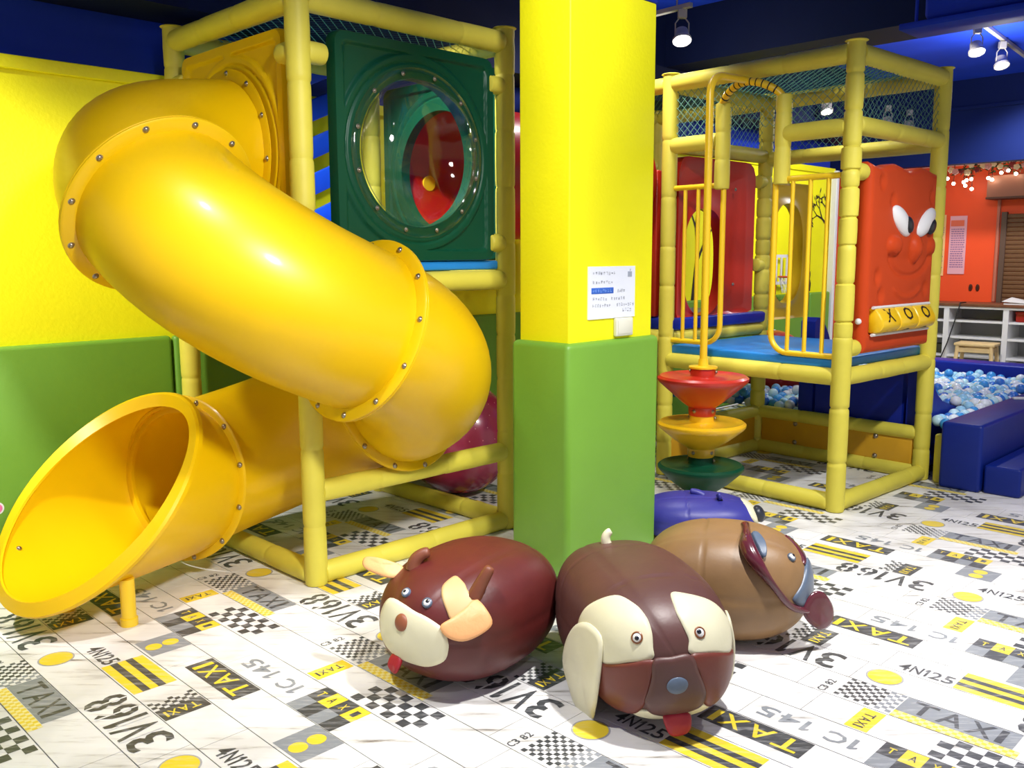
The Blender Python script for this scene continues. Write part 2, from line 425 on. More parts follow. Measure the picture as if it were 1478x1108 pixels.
def plank_matrix(uc, vc):
    return Matrix.Translation((vc-VF, UF-uc, 0)) @ Matrix(((0, 1, 0, 0), (-1, 0, 0, 0), (0, 0, 1, 0), (0, 0, 0, 1)))
def sawn(uc, j):
    """the plank mesh; where the row ends at the wall it is sawn off there"""
    me = PM[j]; cut = (UF-1.238)-uc
    if rowjoint[j] < cut:
        bm = bmesh.new(); bm.from_mesh(me)
        bmesh.ops.bisect_plane(bm, geom=bm.verts[:]+bm.edges[:]+bm.faces[:], plane_co=(cut, 0, 0), plane_no=(-1, 0, 0), clear_outer=True)
        me = me.copy(); bm.to_mesh(me); bm.free()
    return me
for i, (q, uc, vc, j) in enumerate(cand):
    if i < 300 and q < 50:
        o = bpy.data.objects.new('plank', sawn(uc, j)); COL.objects.link(o); o.parent = floor; o.matrix_local = plank_matrix(uc, vc)
    else: far.append((uc, vc, j))
if far:
    bm = bmesh.new()
    for uc, vc, j in far:
        n0 = len(bm.verts); bm.from_mesh(sawn(uc, j)); bm.verts.ensure_lookup_table()
        bmesh.ops.transform(bm, matrix=plank_matrix(uc, vc), verts=bm.verts[n0:])
    me = bpy.data.meshes.new('far_planks'); bm.to_mesh(me); bm.free()
    o = link('far_planks', me, floor, INKS); o['kind'] = 'stuff'

# ---- padded back wall
wall = MB().box((-3.0, 1.29, 0), (7.5, 1.42, 2.345)).obj('wall_back', m_wall, None, False); setroom(wall); tag(wall, kind='structure')
MB().rbox((-3.0, 1.262, 2.31), (7.5, 1.30, 2.372), .006).obj('ledge', m_wall, wall)
x = -3.02
for e in (-2.02, -1.02, -.035, 1.0, 2.0, 3.0, 4.0, 5.0, 6.0, 7.0, 7.46):
    MB().rbox((x+.004, 1.240, .012), (e-.004, 1.292, 1.046), .022, 4).obj('wall_pad', m_green, wall); x = e
upper = setroom(MB().box((-3.0, 1.33, 2.372), (7.5, 1.44, 3.35)).obj('wall_upper', m_blue, None, False)); tag(upper, kind='structure')
guard = MB().rbox((7.47, 1.225, 0), (7.53, 1.42, 2.35), .01).obj('trim_1', m_white); setroom(guard); tag(guard, kind='structure')
# ---- orange wall behind the counter
wr = MB().box((9.3, -4.5, 0), (9.45, 3.2, 2.50)).obj('wall_right', m_orange, None, False); setroom(wr); tag(wr, kind='structure')
sof = MB().box((8.62, -4.5, 2.47), (9.45, 3.2, 2.53)).obj('trim_2', mat('pink_white_soffit', (.93, .84, .80), .6), None, False); setroom(sof); tag(sof, kind='structure')
m_bulk = mat('deep_blue_paint', (.06, .12, .34), .7, spec=.12, noise=.1, nscale=2)
bulk = MB().box((8.45, -4.5, 2.42), (8.62, 3.2, 3.35)).rbox((8.42, -4.5, 2.98), (8.46, 3.2, 3.02), .008).obj('trim_3', m_bulk, None, False); setroom(bulk); tag(bulk, kind='structure')
# ---- ceiling and beams
ceil = MB().box((-6, -7.5, 3.3), (9.6, 3.4, 3.4)).obj('ceiling', m_ceil, None, False); setroom(ceil); tag(ceil, kind='structure')
bmx = MB().box((-5, .96, 2.64), (7.6, 1.32, 3.3)).obj('trim_4', m_navyp, None, False); setroom(bmx); tag(bmx, kind='structure')
bmy = MB().box((3.9, -7, 2.9), (4.35, .96, 3.3)).obj('trim_5', m_navyp, None, False); setroom(bmy); tag(bmy, kind='structure')
bmz = MB().box((.5, -7, 3.0), (.9, .96, 3.3)).obj('trim_6', m_blue, None, False); setroom(bmz); tag(bmz, kind='structure')

# ---- column
colm = room_empty('column', 1.13, -.617, 0, label='square yellow column padded green below, standing behind the animal pouffes', cat='column')
MB().rbox((-.300, -.150, 1.0), (.300, .150, 2.60), .008).obj('yellow_shaft', m_wall, colm)
MB().rbox((-.303, -.153, 2.60), (.303, .153, 3.3), .006).obj('blue_top', m_blue, colm)
MB().rbox((-.335, -.177, .0), (.335, .177, 1.075), .028, 4).obj('green_padding', m_green, colm)

def strokes(mb, x0, y0, w_, h_, y, mi, rnd):
    for q in range(rnd.randint(3, 5)):
        if rnd.random() < .55:
            yy = y0+h_*rnd.random()*.9; a = x0+w_*rnd.random()*.3; b = x0+w_*(.6+.4*rnd.random()); mb.add([(a, y, yy), (b, y, yy), (b, y, yy+h_*.1), (a, y, yy+h_*.1)], [(0, 1, 2, 3)], mi)
        else:
            xx = x0+w_*rnd.random()*.85; a = y0+h_*rnd.random()*.3; b = y0+h_*(.6+.4*rnd.random()); mb.add([(xx, y, a), (xx+w_*.13, y, a), (xx+w_*.13, y, b), (xx, y, b)], [(0, 1, 2, 3)], mi)
notice = room_empty('paper_notice', 1.12, -.7755, 1.29, label='white paper notice with handwriting taped to the yellow column', cat='notice')
m_paper = mat('notice_paper', (.90, .92, .96), .6); m_penc = mat('grey_pen', (.55, .57, .62), .7)
MB().box((-.168, 0.002, -.118), (.168, .008, .117)).obj('sheet', m_paper, notice, False)
mb = MB(); rn = random.Random(3)
for (x0, z0, nchar, s) in ((-.14, .078, 9, .0185), (-.14, .038, 8, .0185), (.035, -.002, 4, .015), (-.14, -.037, 6, .0175), (-.01, -.037, 6, .0175), (-.14, -.067, 8, .0165), (.03, -.067, 8, .0165), (.075, -.092, 4, .017)):
    for k in range(nchar): strokes(mb, x0+k*s, z0, s*.8, .017, .0012, 0, rn)
mb.obj('handwriting', m_penc, notice, False)['kind'] = 'stuff'
mb = MB(); mb.rbox((-.148, .0004, -.005), (.008, .004, .022), .0015); mb.obj('blue_label', mat('blue_label', (.20, .40, .78), .5), notice)
mb = MB()
for k in range(8): strokes(mb, -.142+k*.0175, .001, .013, .015, -.0004, 0, rn)
mb.obj('label_writing', mat('pale_blue_ink', (.58, .74, .97), .6), notice, False)['kind'] = 'stuff'
mb = MB(); mb.box((.112, .0006, .068), (.142, .002, .092)); mb.tube([(.127, .001, .094), (.131, .001, .104)], .002, 6)
mb.obj('stamp', mat('grey_stamp', (.62, .65, .70), .7), notice, False)
sw = room_empty('blank_wall_plate', 1.20, -.775, 1.128, label='small white blank cover plate on the column below the notice', cat='wall plate')
MB().rbox((-.062, -.012, -.042), (.062, .009, .042), .006, 3).obj('plate', mat('plate_plastic', (.87, .87, .80), .4), sw)
MB().rbox((-.052, -.015, -.032), (.052, -.010, .032), .002, 2).obj('cover', mat('plate_plastic'  , (.87, .87, .80), .4), sw)

# ================================================================= PLAY FRAMES
def frame_posts(root, pts, h, rnd, seg):
    for (x_, y_) in pts:
        foam((x_, y_, 0), (x_, y_, h), .05, seg, rnd, flare=True).obj('post', m_foam, root)
def rail(root, p, q, z, r=.049, rnd=None, trim=.03, z2=None):
    p = Vector((p[0], p[1], z)); q = Vector((q[0], q[1], z if z2 is None else z2)); d = (q-p).normalized()
    return foam(p+d*trim, q-d*trim, r, (.28, .5), rnd, pinch=.92).obj('rail', m_foam, root)
def netting(root, P00, PU, PV, cell, th, m, name='net'):
    """diamond net in the parallelogram P00, P00+PU, P00+PV"""
    P00, PU, PV = Vector(P00), Vector(PU), Vector(PV); lu, lv = PU.length, PV.length; eu, ev = PU/lu, PV/lv; nn = eu.cross(ev)
    mb = MB()
    for sgn in (1, -1):
        c = -lv
        while c < lu+lv:
            # line u = c + sgn*v
            pts = []
            for v in (0, lv):
                pts.append((c+sgn*v, v))
            (ua, va), (ub, vb) = pts
            def clip(u, v, u2, v2, lo, hi):
                t0, t1 = 0, 1; du = u2-u
                if abs(du) < 1e-9: return (0, 1) if lo <= u <= hi else None
                a, b = (lo-u)/du, (hi-u)/du
                if a > b: a, b = b, a
                t0, t1 = max(0, a), min(1, b)
                return (t0, t1) if t1 > t0 else None
            cl = clip(ua, va, ub, vb, 0, lu)
            if cl:
                A = P00+eu*(ua+(ub-ua)*cl[0])+ev*(va+(vb-va)*cl[0]); B = P00+eu*(ua+(ub-ua)*cl[1])+ev*(va+(vb-va)*cl[1])
                if (B-A).length > .01:
                    d = (B-A).normalized(); s_ = d.cross(nn)*th; o_ = nn*th*.8*sgn
                    V = [A+s_+o_, A-s_+o_, A-o_*0-nn*th, B+s_+o_, B-s_+o_, B-nn*th]
                    mb.add(V, [(0, 1, 4, 3), (1, 2, 5, 4), (2, 0, 3, 5)])
            c += cell*1.414
    o = mb.obj(name, m, root, False); o['kind'] = 'stuff'; return o

def relief_panel(name, w_, h_, t, hc, hr, m, root, M4, depth=.015, ring=.105, lip=.045, gap=.035, corner=.05, n=168, rings=44, back=True):
    """rotomoulded panel (x width, z height, front towards -y) with a round hole and four sunk corner pockets"""
    hx, hz = hc
    def outer(th):
        dx, dz = cos(th), sin(th); best = 9
        for (lim, d, o_) in ((w_/2, dx, hx), (h_/2, dz, hz)):
            if d > 1e-9: best = min(best, (lim-o_)/d)
            elif d < -1e-9: best = min(best, (-lim-o_)/d)
        x_, z_ = hx+dx*best, hz+dz*best
        # rounded corners
        cx, cz = w_/2-corner, h_/2-corner
        if abs(x_) > cx and abs(z_) > cz:
            lo, hi = hr, best
            for _ in range(30):
                mid = (lo+hi)/2; ax, az = abs(hx+dx*mid)-cx, abs(hz+dz*mid)-cz
                ins = (ax <= 0 or az <= 0 or ax*ax+az*az <= corner*corner)
                if ins: lo = mid
                else: hi = mid
            best = lo
        return best
    def ss(a, b, x_): k = min(1, max(0, (x_-a)/(b-a))); return k*k*(3-2*k)
    angs = sorted(set([2*PI*k/n for k in range(n)]))
    V = []; F = []
    rows = []
    for i in range(rings+1):
        row = []
        for th in angs:
            R_ = outer(th); f_ = i/rings; r_ = hr+(R_-hr)*f_
            x_, z_ = hx+r_*cos(th), hz+r_*sin(th)
            din = min(ss(hr+ring, hr+ring+.012, r_), ss(lip, lip+.012, w_/2-abs(x_)), ss(lip, lip+.012, h_/2-abs(z_)), ss(gap, gap+.012, abs(x_-hx)), ss(gap, gap+.012, abs(z_-hz)))
            y_ = depth*din
            # a shallow groove around the hole ring
            y_ += .007*math.exp(-((r_-hr-.072)/.006)**2)
            if i == rings: y_ += .012
            row.append(len(V)); V.append((x_, y_, z_))
        rows.append(row)
    front = rows
    backr = []
    for i in (rings, 0):
        row = []
        for th in angs:
            R_ = outer(th); r_ = R_ if i == rings else hr
            row.append(len(V)); V.append((hx+r_*cos(th), t, hz+r_*sin(th)))
        backr.append(row)
    seq = front+backr+[front[0]]
    N = len(angs)
    for a, b in zip(seq[:-1], seq[1:]):
        for k in range(N): F.append((a[k], a[(k+1) % N], b[(k+1) % N], b[k]))
    V = [M4 @ Vector(v) for v in V]
    mb = MB(); mb.add(V, F); return mb.obj(name, m, root)
def bolt_mb(mb, c, nrm, r=.011, hgt=.009):
    c = Vector(c); nrm = Vector(nrm).normalized(); Q = nrm.to_track_quat('Z', 'Y').to_matrix().to_4x4(); Q.translation = c
    mb.lathe([(1e-6, hgt), (r*.5, hgt*.93), (r*.85, hgt*.6), (r, .001), (r*1.25, 0), (r*1.25, -.002), (1e-6, -.002)], 10, 0, Q); return mb
BOLT = bolt_mb(MB(), (0, 0, 0), (0, 0, 1)).obj('bolt_source', m_steel); BOLTM = BOLT.data; bpy.data.objects.remove(BOLT)
def bolt(parent, c, nrm, sc=1.):
    o = bpy.data.objects.new('bolt', BOLTM); COL.objects.link(o); o.parent = parent
    Q = Vector(nrm).normalized().to_track_quat('Z', 'Y').to_matrix().to_4x4(); Q.translation = Vector(c)
    o.matrix_local = Q @ Matrix.Scale(sc, 4); return o

# ---------- left tower
rt = random.Random(11)
t1 = room_empty('play_tower', 0, 0, 0, label='tall yellow padded play frame on the left holding the tube slide and green porthole panel', cat='play frame')
TX, TY, TH = 1.2, 1.1284, 2.512
frame_posts(t1, [(0, 0), (TX, 0), (0, TY), (TX, TY)], 2.585, rt, (.2, .36))
C1 = dict(F=(0, 0), R=(TX, 0), L=(0, TY), B=(TX, TY))
for a, b in ('FR', 'FL', 'RB'): rail(t1, C1[a], C1[b], .047, rnd=rt)
for a, b in ('FR', 'FL', 'RB', 'LB'):
    rail(t1, C1[a], C1[b], 1.333, rnd=rt); rail(t1, C1[a], C1[b], TH, .052, rnd=rt)
rail(t1, C1['F'], C1['R'], .4234, rnd=rt)
for (x_, y_, dx, dy) in ((0, 0, 1, 0), (TX, 0, -1, 0), (0, 0, 0, 1), (0, TY, 0, -1)):
    for z in (2.30, 1.52):
        foam((x_+dx*.03, y_+dy*.03, z), (x_+dx*.125, y_+dy*.125, z), .045, (.2, .3), rt).obj('stub_rail', m_foam, t1)
MB().rbox((.02, .0, 1.385), (TX-.05, TY-.05, 1.432), .012, 3).obj('deck_mat', m_mat, t1)
netting(t1, (.03, .03, TH+.03), (TX-.06, 0, 0), (0, TY-.06, 0), .04, .0022, m_roofnet)
# green porthole panel in the F-R side
Mp = Matrix.Translation((.634, -.02, 1.925))
gp = relief_panel('porthole_panel', .94, .985, .06, (-.015, .0), .335, m_dkgreen, t1, Mp)
prof = []
for i in range(15):
    t = PI/2*i/14; prof.append((max(1e-5, .333*cos(t)), .165*sin(t)))
Q = Mp @ Matrix.Translation((-.015, -.006, 0)) @ Matrix.Rotation(PI/2, 4, 'X')
MB().lathe(prof, 48, 0, Q).lathe([(.332, .0), (.385, .0), (.385, .004), (.332, .004), (.332, .0)], 48, 0, Q).obj('bubble_window', m_dome, gp, 'all')
for k in range(12):
    t = rad(15+30*k); bolt(gp, Mp @ Vector((-.015+.36*cos(t), -.012, .36*sin(t))), (0, -1, 0), .8)
# yellow slide panel in the F-L side (front faces -x)
Ms = Matrix.Translation((-.02, .556, 1.922)) @ Matrix.Rotation(-PI/2, 4, 'Z')
sp = relief_panel('slide_panel', .92, .98, .06, (.0, -.009), .33, m_slide, t1, Ms)
# green panel on the far side with the crawl tube opening
Mb = Matrix.Translation((TX+.03, .564, 1.925)) @ Matrix.Rotation(-PI/2, 4, 'Z')
relief_panel('tube_panel', .98, .985, .06, (0, 0), .325, m_dkgreen, t1, Mb)
# slanted blue climbing boards on the wall side
m_board = mat('blue_board', (.05, .28, .80), .4)
for z in (1.58, 1.785, 1.985, 2.19, 2.39):
    for x_ in (.62,):
        R3 = Matrix.Translation((x_, TY+.005, z)) @ Matrix.Rotation(rad(-24), 4, 'Y')
        MB().rbox((-.42, -.02, -.055), (.42, .02, .055), .01, 2, rot=R3).obj('climbing_board', m_board, t1)
# amber end skirt under the crawl tube is left out of the frame; crawl tube itself
ct = room_empty('crawl_tube', TX+.09, .564, 1.925, label='red plastic crawl tube leaving the left play frame behind the column', cat='crawl tube')
P = [(0, 0, 0), (.78, 0, 0), (1.45, 0, 0)]
pr = [(.345, .0), (.395, .0), (.395, .025), (.36, .03), (.372, .2), (.376, .4), (.372, .56), (.36, .72), (.395, .73), (.395, .77), (.36, .78), (.374, 1.1), (.36, 1.41), (.395, 1.42), (.395, 1.45), (.345, 1.45), (.345, .0)]
MB().lathe(pr, 40, 0, Matrix.Rotation(PI/2, 4, 'Y')).obj('tube', m_redt, ct)
for (y_, z_) in ((-.12, -.26), (.2, -.19)):
    pass
MB().lathe([(1e-5, .0), (.045, .0), (.045, .012), (1e-5, .012)], 20, 0, Matrix.Translation((.156, .343, -.039)) @ Matrix.Rotation(PI/2, 4, 'X')).obj('yellow_cap', m_bar, ct)
MB().lathe([(1e-5, .0), (.345, .0), (.345, .03), (1e-5, .03)], 40, 0, Matrix.Translation((1.41, 0, 0)) @ Matrix.Rotation(PI/2, 4, 'Y')).obj('end_panel', m_red, ct)

# ================================================================= TUBE SLIDE
sl = empty('tube_slide', (-1.30, 3.95, 0), 0, 'large yellow spiral tube slide winding round the left play frame corner post', 'slide')
SO = Vector(sl.location)
def dirv(az, el): return Vector((cos(az)*cos(el), sin(az)*cos(el), sin(el)))
KN = [(Vector((-1.276-.02, 4.303-.02, 1.913)), dirv(rad(225), -.10)),
      (Vector((-1.34, 3.545, 1.644)), dirv(-.66, -.60)),
      (Vector((-.617, 3.703, 1.16)), dirv(.82, -.36)),
      (Vector((-.545, 4.315, .80)), dirv(rad(140), -.34)),
      (Vector((-1.514, 4.044, .457)), dirv(rad(245), -.05))]
def bez(p0, d0, p1, d1, n, k=.40):
    L = (p1-p0).length*k; a = p0+d0*L; b = p1-d1*L; out = []
    for i in range(n+1):
        t = i/n; s = 1-t
        out.append(p0*s**3+a*3*s*s*t+b*3*s*t*t+p1*t**3)
    return out
def frame_of(d):
    a = d.cross(Vector((0, 0, 1))).normalized(); b = a.cross(d).normalized(); return a, b
RT_ = .336
def pipe(path, d0, d1, r, th, n=48, name='tube_bend', taper=None):
    V = []; F = []; N = len(path)
    for side in (0, 1):
        for i, p in enumerate(path):
            if i == 0: d = d0
            elif i == N-1: d = d1
            else: d = (path[i+1]-path[i-1]).normalized()
            a, b = frame_of(d); q = r-(th if side else 0)
            for k in range(n):
                t = 2*PI*k/n; V.append(p-SO+q*(cos(t)*a+sin(t)*b))
    for side in (0, 1):
        o_ = side*N*n
        for i in range(N-1):
            for k in range(n): F.append((o_+i*n+k, o_+i*n+(k+1) % n, o_+(i+1)*n+(k+1) % n, o_+(i+1)*n+k))
    for i in (0, N-1):
        for k in range(n): F.append((i*n+k, i*n+(k+1) % n, N*n+i*n+(k+1) % n, N*n+i*n+k))
    return MB().add(V, F).obj(name, m_slide, sl)
def flange(c, d, nb=12, side=1, r1=.386, off=0., name='flange', ph=.2, th=.014):
    """pair of bolted rings; bolts on the face looking along side*d"""
    Q = d.to_track_quat('Z', 'Y').to_matrix().to_4x4(); Q.translation = c-SO
    a, b = frame_of(d)
    prof = [(.30, -th), (r1-.008, -th), (r1, -th+.006), (r1, -.002), (r1-.003, 0), (r1, .002), (r1, th-.006), (r1-.008, th), (.30, th)]
    f_ = MB().lathe(prof+[(.30, -th)], 64, 0, Q).obj(name, m_slide, sl)
    for k in range(nb):
        t = 2*PI*(k+ph)/nb
        bolt(f_, c-SO+.362*(cos(t)*a+sin(t)*b)+d*side*th, d*side)
    return f_
for i in range(4):
    p0, d0 = KN[i]; p1, d1 = KN[i+1]
    pipe(bez(p0, d0, p1, d1, 22, .424 if i == 3 else .40), d0, d1, RT_, .012)
flange(KN[0][0]+dirv(rad(225), 0)*.012, dirv(rad(225), 0), 12, 1, r1=.384, ph=.2, th=.006)
flange(KN[1][0], KN[1][1], 12, 1, ph=.1)
flange(KN[2][0], KN[2][1], 12, -1, ph=.3)
flange(KN[3][0], KN[3][1], 12, -1, r1=.376, ph=.2)
flange(KN[4][0], dirv(rad(245), .09), 12, 1, r1=.380, ph=.5, th=.009)
# exit chute with a slanted mouth
cd = dirv(rad(245), .09); c0 = KN[4][0]; ca, cb = frame_of(cd)
def chute_pt(t, th, inner):
    s_end = .435-.353*sin(th)
    s = s_end*t
    r_ = .346+(.388-.346)*min(1, s/.5 if s > 0 else 0)**.8 - (.014 if inner else 0)
    return c0-SO+cd*s+r_*(cos(th)*ca+sin(th)*cb), r_
V = []; F = []; n = 72; m_ = 14
for inner in (0, 1):
    for i in range(m_+1):
        for k in range(n): V.append(chute_pt(i/m_, 2*PI*k/n, inner)[0])
for inner in (0, 1):
    o_ = inner*(m_+1)*n
    for i in range(m_):
        for k in range(n): F.append((o_+i*n+k, o_+i*n+(k+1) % n, o_+(i+1)*n+(k+1) % n, o_+(i+1)*n+k))
for k in range(n): F.append((m_*n+k, m_*n+(k+1) % n, (2*m_+1)*n+(k+1) % n, (2*m_+1)*n+k))
chute = MB().add(V, F).obj('exit_chute', m_slide, sl)
rimP = []
for k in range(n):
    p, r_ = chute_pt(1, 2*PI*k/n, 0); rimP.append(p+(cos(2*PI*k/n)*ca+sin(2*PI*k/n)*cb)*.006)
V = []; F = []; sec = [(-.030, .004), (-.028, .013), (.026, .016), (.034, .006), (.034, -.012), (.024, -.014), (.022, -.004), (-.018, -.006)]; ns = len(sec)
for k in range(n):
    th = 2*PI*k/n; ro = cos(th)*ca+sin(th)*cb; tg = (rimP[(k+1) % n]-rimP[k-1]).normalized(); pn = tg.cross(ro).normalized()
    if pn.dot(cd) < 0: pn = -pn
    ro2 = (ro-tg*ro.dot(tg)).normalized()
    for (u_, v_) in sec: V.append(rimP[k]+ro2*u_+pn*v_)
for k in range(n):
    for q_ in range(ns): F.append((k*ns+q_, k*ns+(q_+1) % ns, ((k+1) % n)*ns+(q_+1) % ns, ((k+1) % n)*ns+q_))
MB().add(V, F).obj('mouth_rim', m_slide, chute)
for th in (rad(172), rad(-40)):
    p, r_ = chute_pt(.9, th, 1); bolt(chute, p, -(cos(th)*ca+sin(th)*cb), .9)
for (x_, y_, zt) in ((-1.536, 3.464, .192), (-1.861, 3.618, .146)):
    b_ = Vector((x_, y_, 0))-SO
    MB().lathe([(.034, 0), (.034, .03), (.029, .034), (.029, zt)], 20, 0, Matrix.Translation(b_)).obj('support_leg', m_bar, sl)

# ================================================================= RIGHT TOWER
r2 = random.Random(5)
A2 = .7389
t2 = empty('play_tower', (1.8435, 5.04, 0), A2, 'right yellow padded play frame with blue deck, barred gates and orange face panel', 'play frame')
UX, UY = 1.109, 1.2311
C2 = dict(F=(0, 0), R=(UX, 0), L=(0, UY), B=(UX, UY))
foam((0, 0, 0), (0, 0, 1.0), .052, (.2, .34), r2, pinch=.86).obj('post', m_foam, t2)
foam((0, 0, .99), (0, 0, 2.585), .050, (.09, .22), r2, pinch=.80, flare=True, bul=.09).obj('post_upper', m_foam, t2)
frame_posts(t2, [(UX, 0), (0, UY)], 2.585, r2, (.2, .36))
foam((UX, UY, 0), (UX, UY, 2.585), .052, (.1, .2), r2, pinch=.86).obj('post', m_foam, t2)
for a, b in ('FR', 'FL', 'LB', 'RB'):
    rail(t2, C2[a], C2[b], .047, rnd=r2); rail(t2, C2[a], C2[b], .772, rnd=r2); rail(t2, C2[a], C2[b], 2.523, .052, rnd=r2)
rail(t2, C2['F'], C2['R'], 2.15, rnd=r2); rail(t2, C2['R'], C2['B'], 2.13, rnd=r2); rail(t2, C2['L'], C2['B'], 2.15, rnd=r2)
rail(t2, (0, 0), (0, .43), 2.14, rnd=r2); rail(t2, (0, .83), (0, UY), 2.14, rnd=r2)
rail(t2, C2['R'], C2['B'], .30, .045, rnd=r2); rail(t2, C2['L'], C2['B'], .30, .045, rnd=r2)
for y_, z0 in ((.42, 1.855), (.83, 1.85)):
    foam((0, y_, z0), (0, y_, 2.36), .047, (.14, .25), r2).obj('gate_post', m_foam, t2)
for (x_, y_, dx, dy, zs) in ((0, 0, 1, 0, (1.905, .93)), (UX, UY, -.7, .0, (1.97, 1.38)), (0, 0, 0, 1, ())):
    for z in zs: foam((x_+dx*.03, y_+dy*.03, z), (x_+dx*.14, y_+dy*.14, z), .047, (.2, .3), r2).obj('stub_rail', m_foam, t2)
MB().rbox((.0, .03, .815), (UX-.01, UY-.03, .872), .014, 3).obj('deck_mat', m_mat, t2)
mb = MB(); mb.rbox((.02, .3, .12), (.05, .9, .2), .004)
lowp = MB().rbox((UX-.02, .05, .085), (UX+.02, UY-.05, .27), .015, 3).obj('low_panel', m_amber, t2)
for y_ in (.3, .9):
    for z in (.11, .245): bolt(lowp, (UX-.021, y_, z), (-1, 0, 0), 1.3)
lowp = MB().rbox((.05, UY-.02, .085), (UX-.05, UY+.02, .27), .015, 3).obj('low_panel', m_amber, t2)
for x_ in (.3, .8): bolt(lowp, (x_, UY-.021, .2), (0, -1, 0), 1.3)
foam((UX+.02, -.13, 0), (UX+.02, -.13, .31), .05, (.2, .4), r2).obj('short_post', m_foam, t2)
# nets
netting(t2, (.0, .03, 2.19), (0, 0, .30), (0, UY-.06, 0), .036, .0017, m_net)
netting(t2, (.03, 0, 2.19), (0, 0, .30), (UX-.06, 0, 0), .036, .0017, m_net)
netting(t2, (.03, UY, 2.19), (0, 0, .30), (UX-.06, 0, 0), .036, .0017, m_net)
netting(t2, (UX, .03, 2.17), (0, 0, .33), (0, UY-.06, 0), .036, .0017, m_net)
netting(t2, (.02, .02, 2.55), (UX-.04, 0, 0), (0, UY-.04, 0), .032, .0032, m_roofnet, 'roof_net')
# barred gates
def gate(y_in, y_out, z0, z1, bars):
    s = 1 if y_out > y_in else -1; rc = .11
    g = MB()
    path = [(0, y_out, z1), (0, y_in, z1)]
    MBt = MB().tube(path, .017, 12)
    path = [(0, y_in, z1), (0, y_in, z0+rc)]
    for k in range(1, 9):
        t = PI/2*k/8; path.append((0, y_in+s*rc*(1-cos(t)), z0+rc-rc*sin(t)))
    path.append((0, y_out, z0)); MBt.tube(path, .017, 12)
    fr = MBt.obj('barred_gate', m_bar, t2)
    for y_ in bars:
        zb = z0
        d = abs(y_-y_in)
        if d < rc: zb = z0+rc-math.sqrt(max(0, rc*rc-(rc-d)**2))
        MB().tube([(0, y_, zb), (0, y_, z1)], .0125, 10).obj('bar', m_bar, fr)
gate(.455, .05, .885, 1.885, (.345, .235, .125))
gate(.815, UY-.05, .905, 1.875, (1.00, 1.10))
# striped arch over the gap
arch = []
for k in range(25):
    t = k/24; arch.append((-.02-.06*sin(PI*t), .42+.41*t, 2.345+.10*sin(PI*t)**.7 if 0 < t < 1 else 2.345))
ao = MB().tube(arch, .022, 12).obj('entrance_arch', m_bar, t2)
mb = MB()
for k in range(2, 24, 2):
    a = Vector(arch[k]); b = Vector(arch[k+1] if k < 24 else arch[k]); d = (b-a)
    mb.tube([a, a+d*.35], .0235, 12)
mb.obj('black_stripes', m_black, ao)

# orange face panel in the F-R side
fpM = Matrix.Translation((.575, -.02, 0))
def face_y(x_, z_):
    """front surface relief (towards -y) at panel coordinates"""
    y_ = -.03
    def dome(cx, cz, rx, rz, h_):
        q = ((x_-cx)/rx)**2+((z_-cz)/rz)**2
        return h_*math.sqrt(max(0, 1-q))
    y_ -= dome(-.12, 1.505, .085, .06, .035)+dome(.15, 1.485, .058, .085, .045)+dome(.375, 1.50, .05, .055, .02)
    q = math.hypot((x_-.10)/.27, (z_-1.475)/.15)
    if z_ < 1.475: y_ += .014*math.exp(-((q-1)/.09)**2)*min(1, (1.475-z_)/.04) + .012*max(0, 1-q)**.5*min(1, (1.475-z_)/.05)*(0 if q > 1 else 1)
    q = math.hypot((x_-.08)/.2, (z_-1.29)/.10)
    if z_ < 1.27: y_ -= .010*math.exp(-((q-.9)/.12)**2)*min(1, (1.27-z_)/.03)
    for (cx, cz) in ((-.29, 1.86), (-.15, 1.76), (.36, 1.80), (-.30, 1.33), (-.25, 1.22), (.33, 1.25)):
        q = math.hypot(x_-cx, (z_-cz)*.8)/.032
        y_ += .016*math.exp(-q**3)
    # drum recess
    if abs(x_+.0) < .375 and 1.0 < z_ < 1.15:
        e = min(.375-abs(x_), z_-1.0, 1.15-z_); y_ += .05*min(1, e/.012)
    return y_
nx, nz = 84, 96
x0, x1 = -.43, .43
def topz(x_): return 1.955+.013*cos((x_+.12)*2*PI/.37)
V = []; F = []
for j in range(nz+1):
    for i in range(nx+1):
        x_ = x0+(x1-x0)*i/nx; z_ = .895+(topz(x_)-.895)*j/nz
        e = min(i, nx-i, nz-j, j)/4; y_ = face_y(x_, z_)
        if e < 1: y_ += .03*(1-math.sqrt(max(0, 1-(1-e)**2)))
        V.append((x_, y_, z_))
k0 = len(V)
for j in range(nz+1):
    for i in range(nx+1):
        x_ = x0+(x1-x0)*i/nx; V.append((x_, .06, .895+(topz(x_)-.895)*j/nz))
w1 = nx+1
for j in range(nz):
    for i in range(nx):
        a = j*w1+i; F.append((a, a+1, a+w1+1, a+w1)); F.append((k0+a, k0+a+w1, k0+a+w1+1, k0+a+1))
for i in range(nx):
    F.append((i, k0+i, k0+i+1, i+1)); a = nz*w1+i; F.append((a, a+1, k0+a+1, k0+a))
for j in range(nz):
    a = j*w1; F.append((a, a+w1, k0+a+w1, k0+a)); a += nx; F.append((a, k0+a, k0+a+w1, a+w1))
fp = MB().add([fpM @ Vector(v) for v in V], F).obj('face_panel', m_orp, t2, 'all')
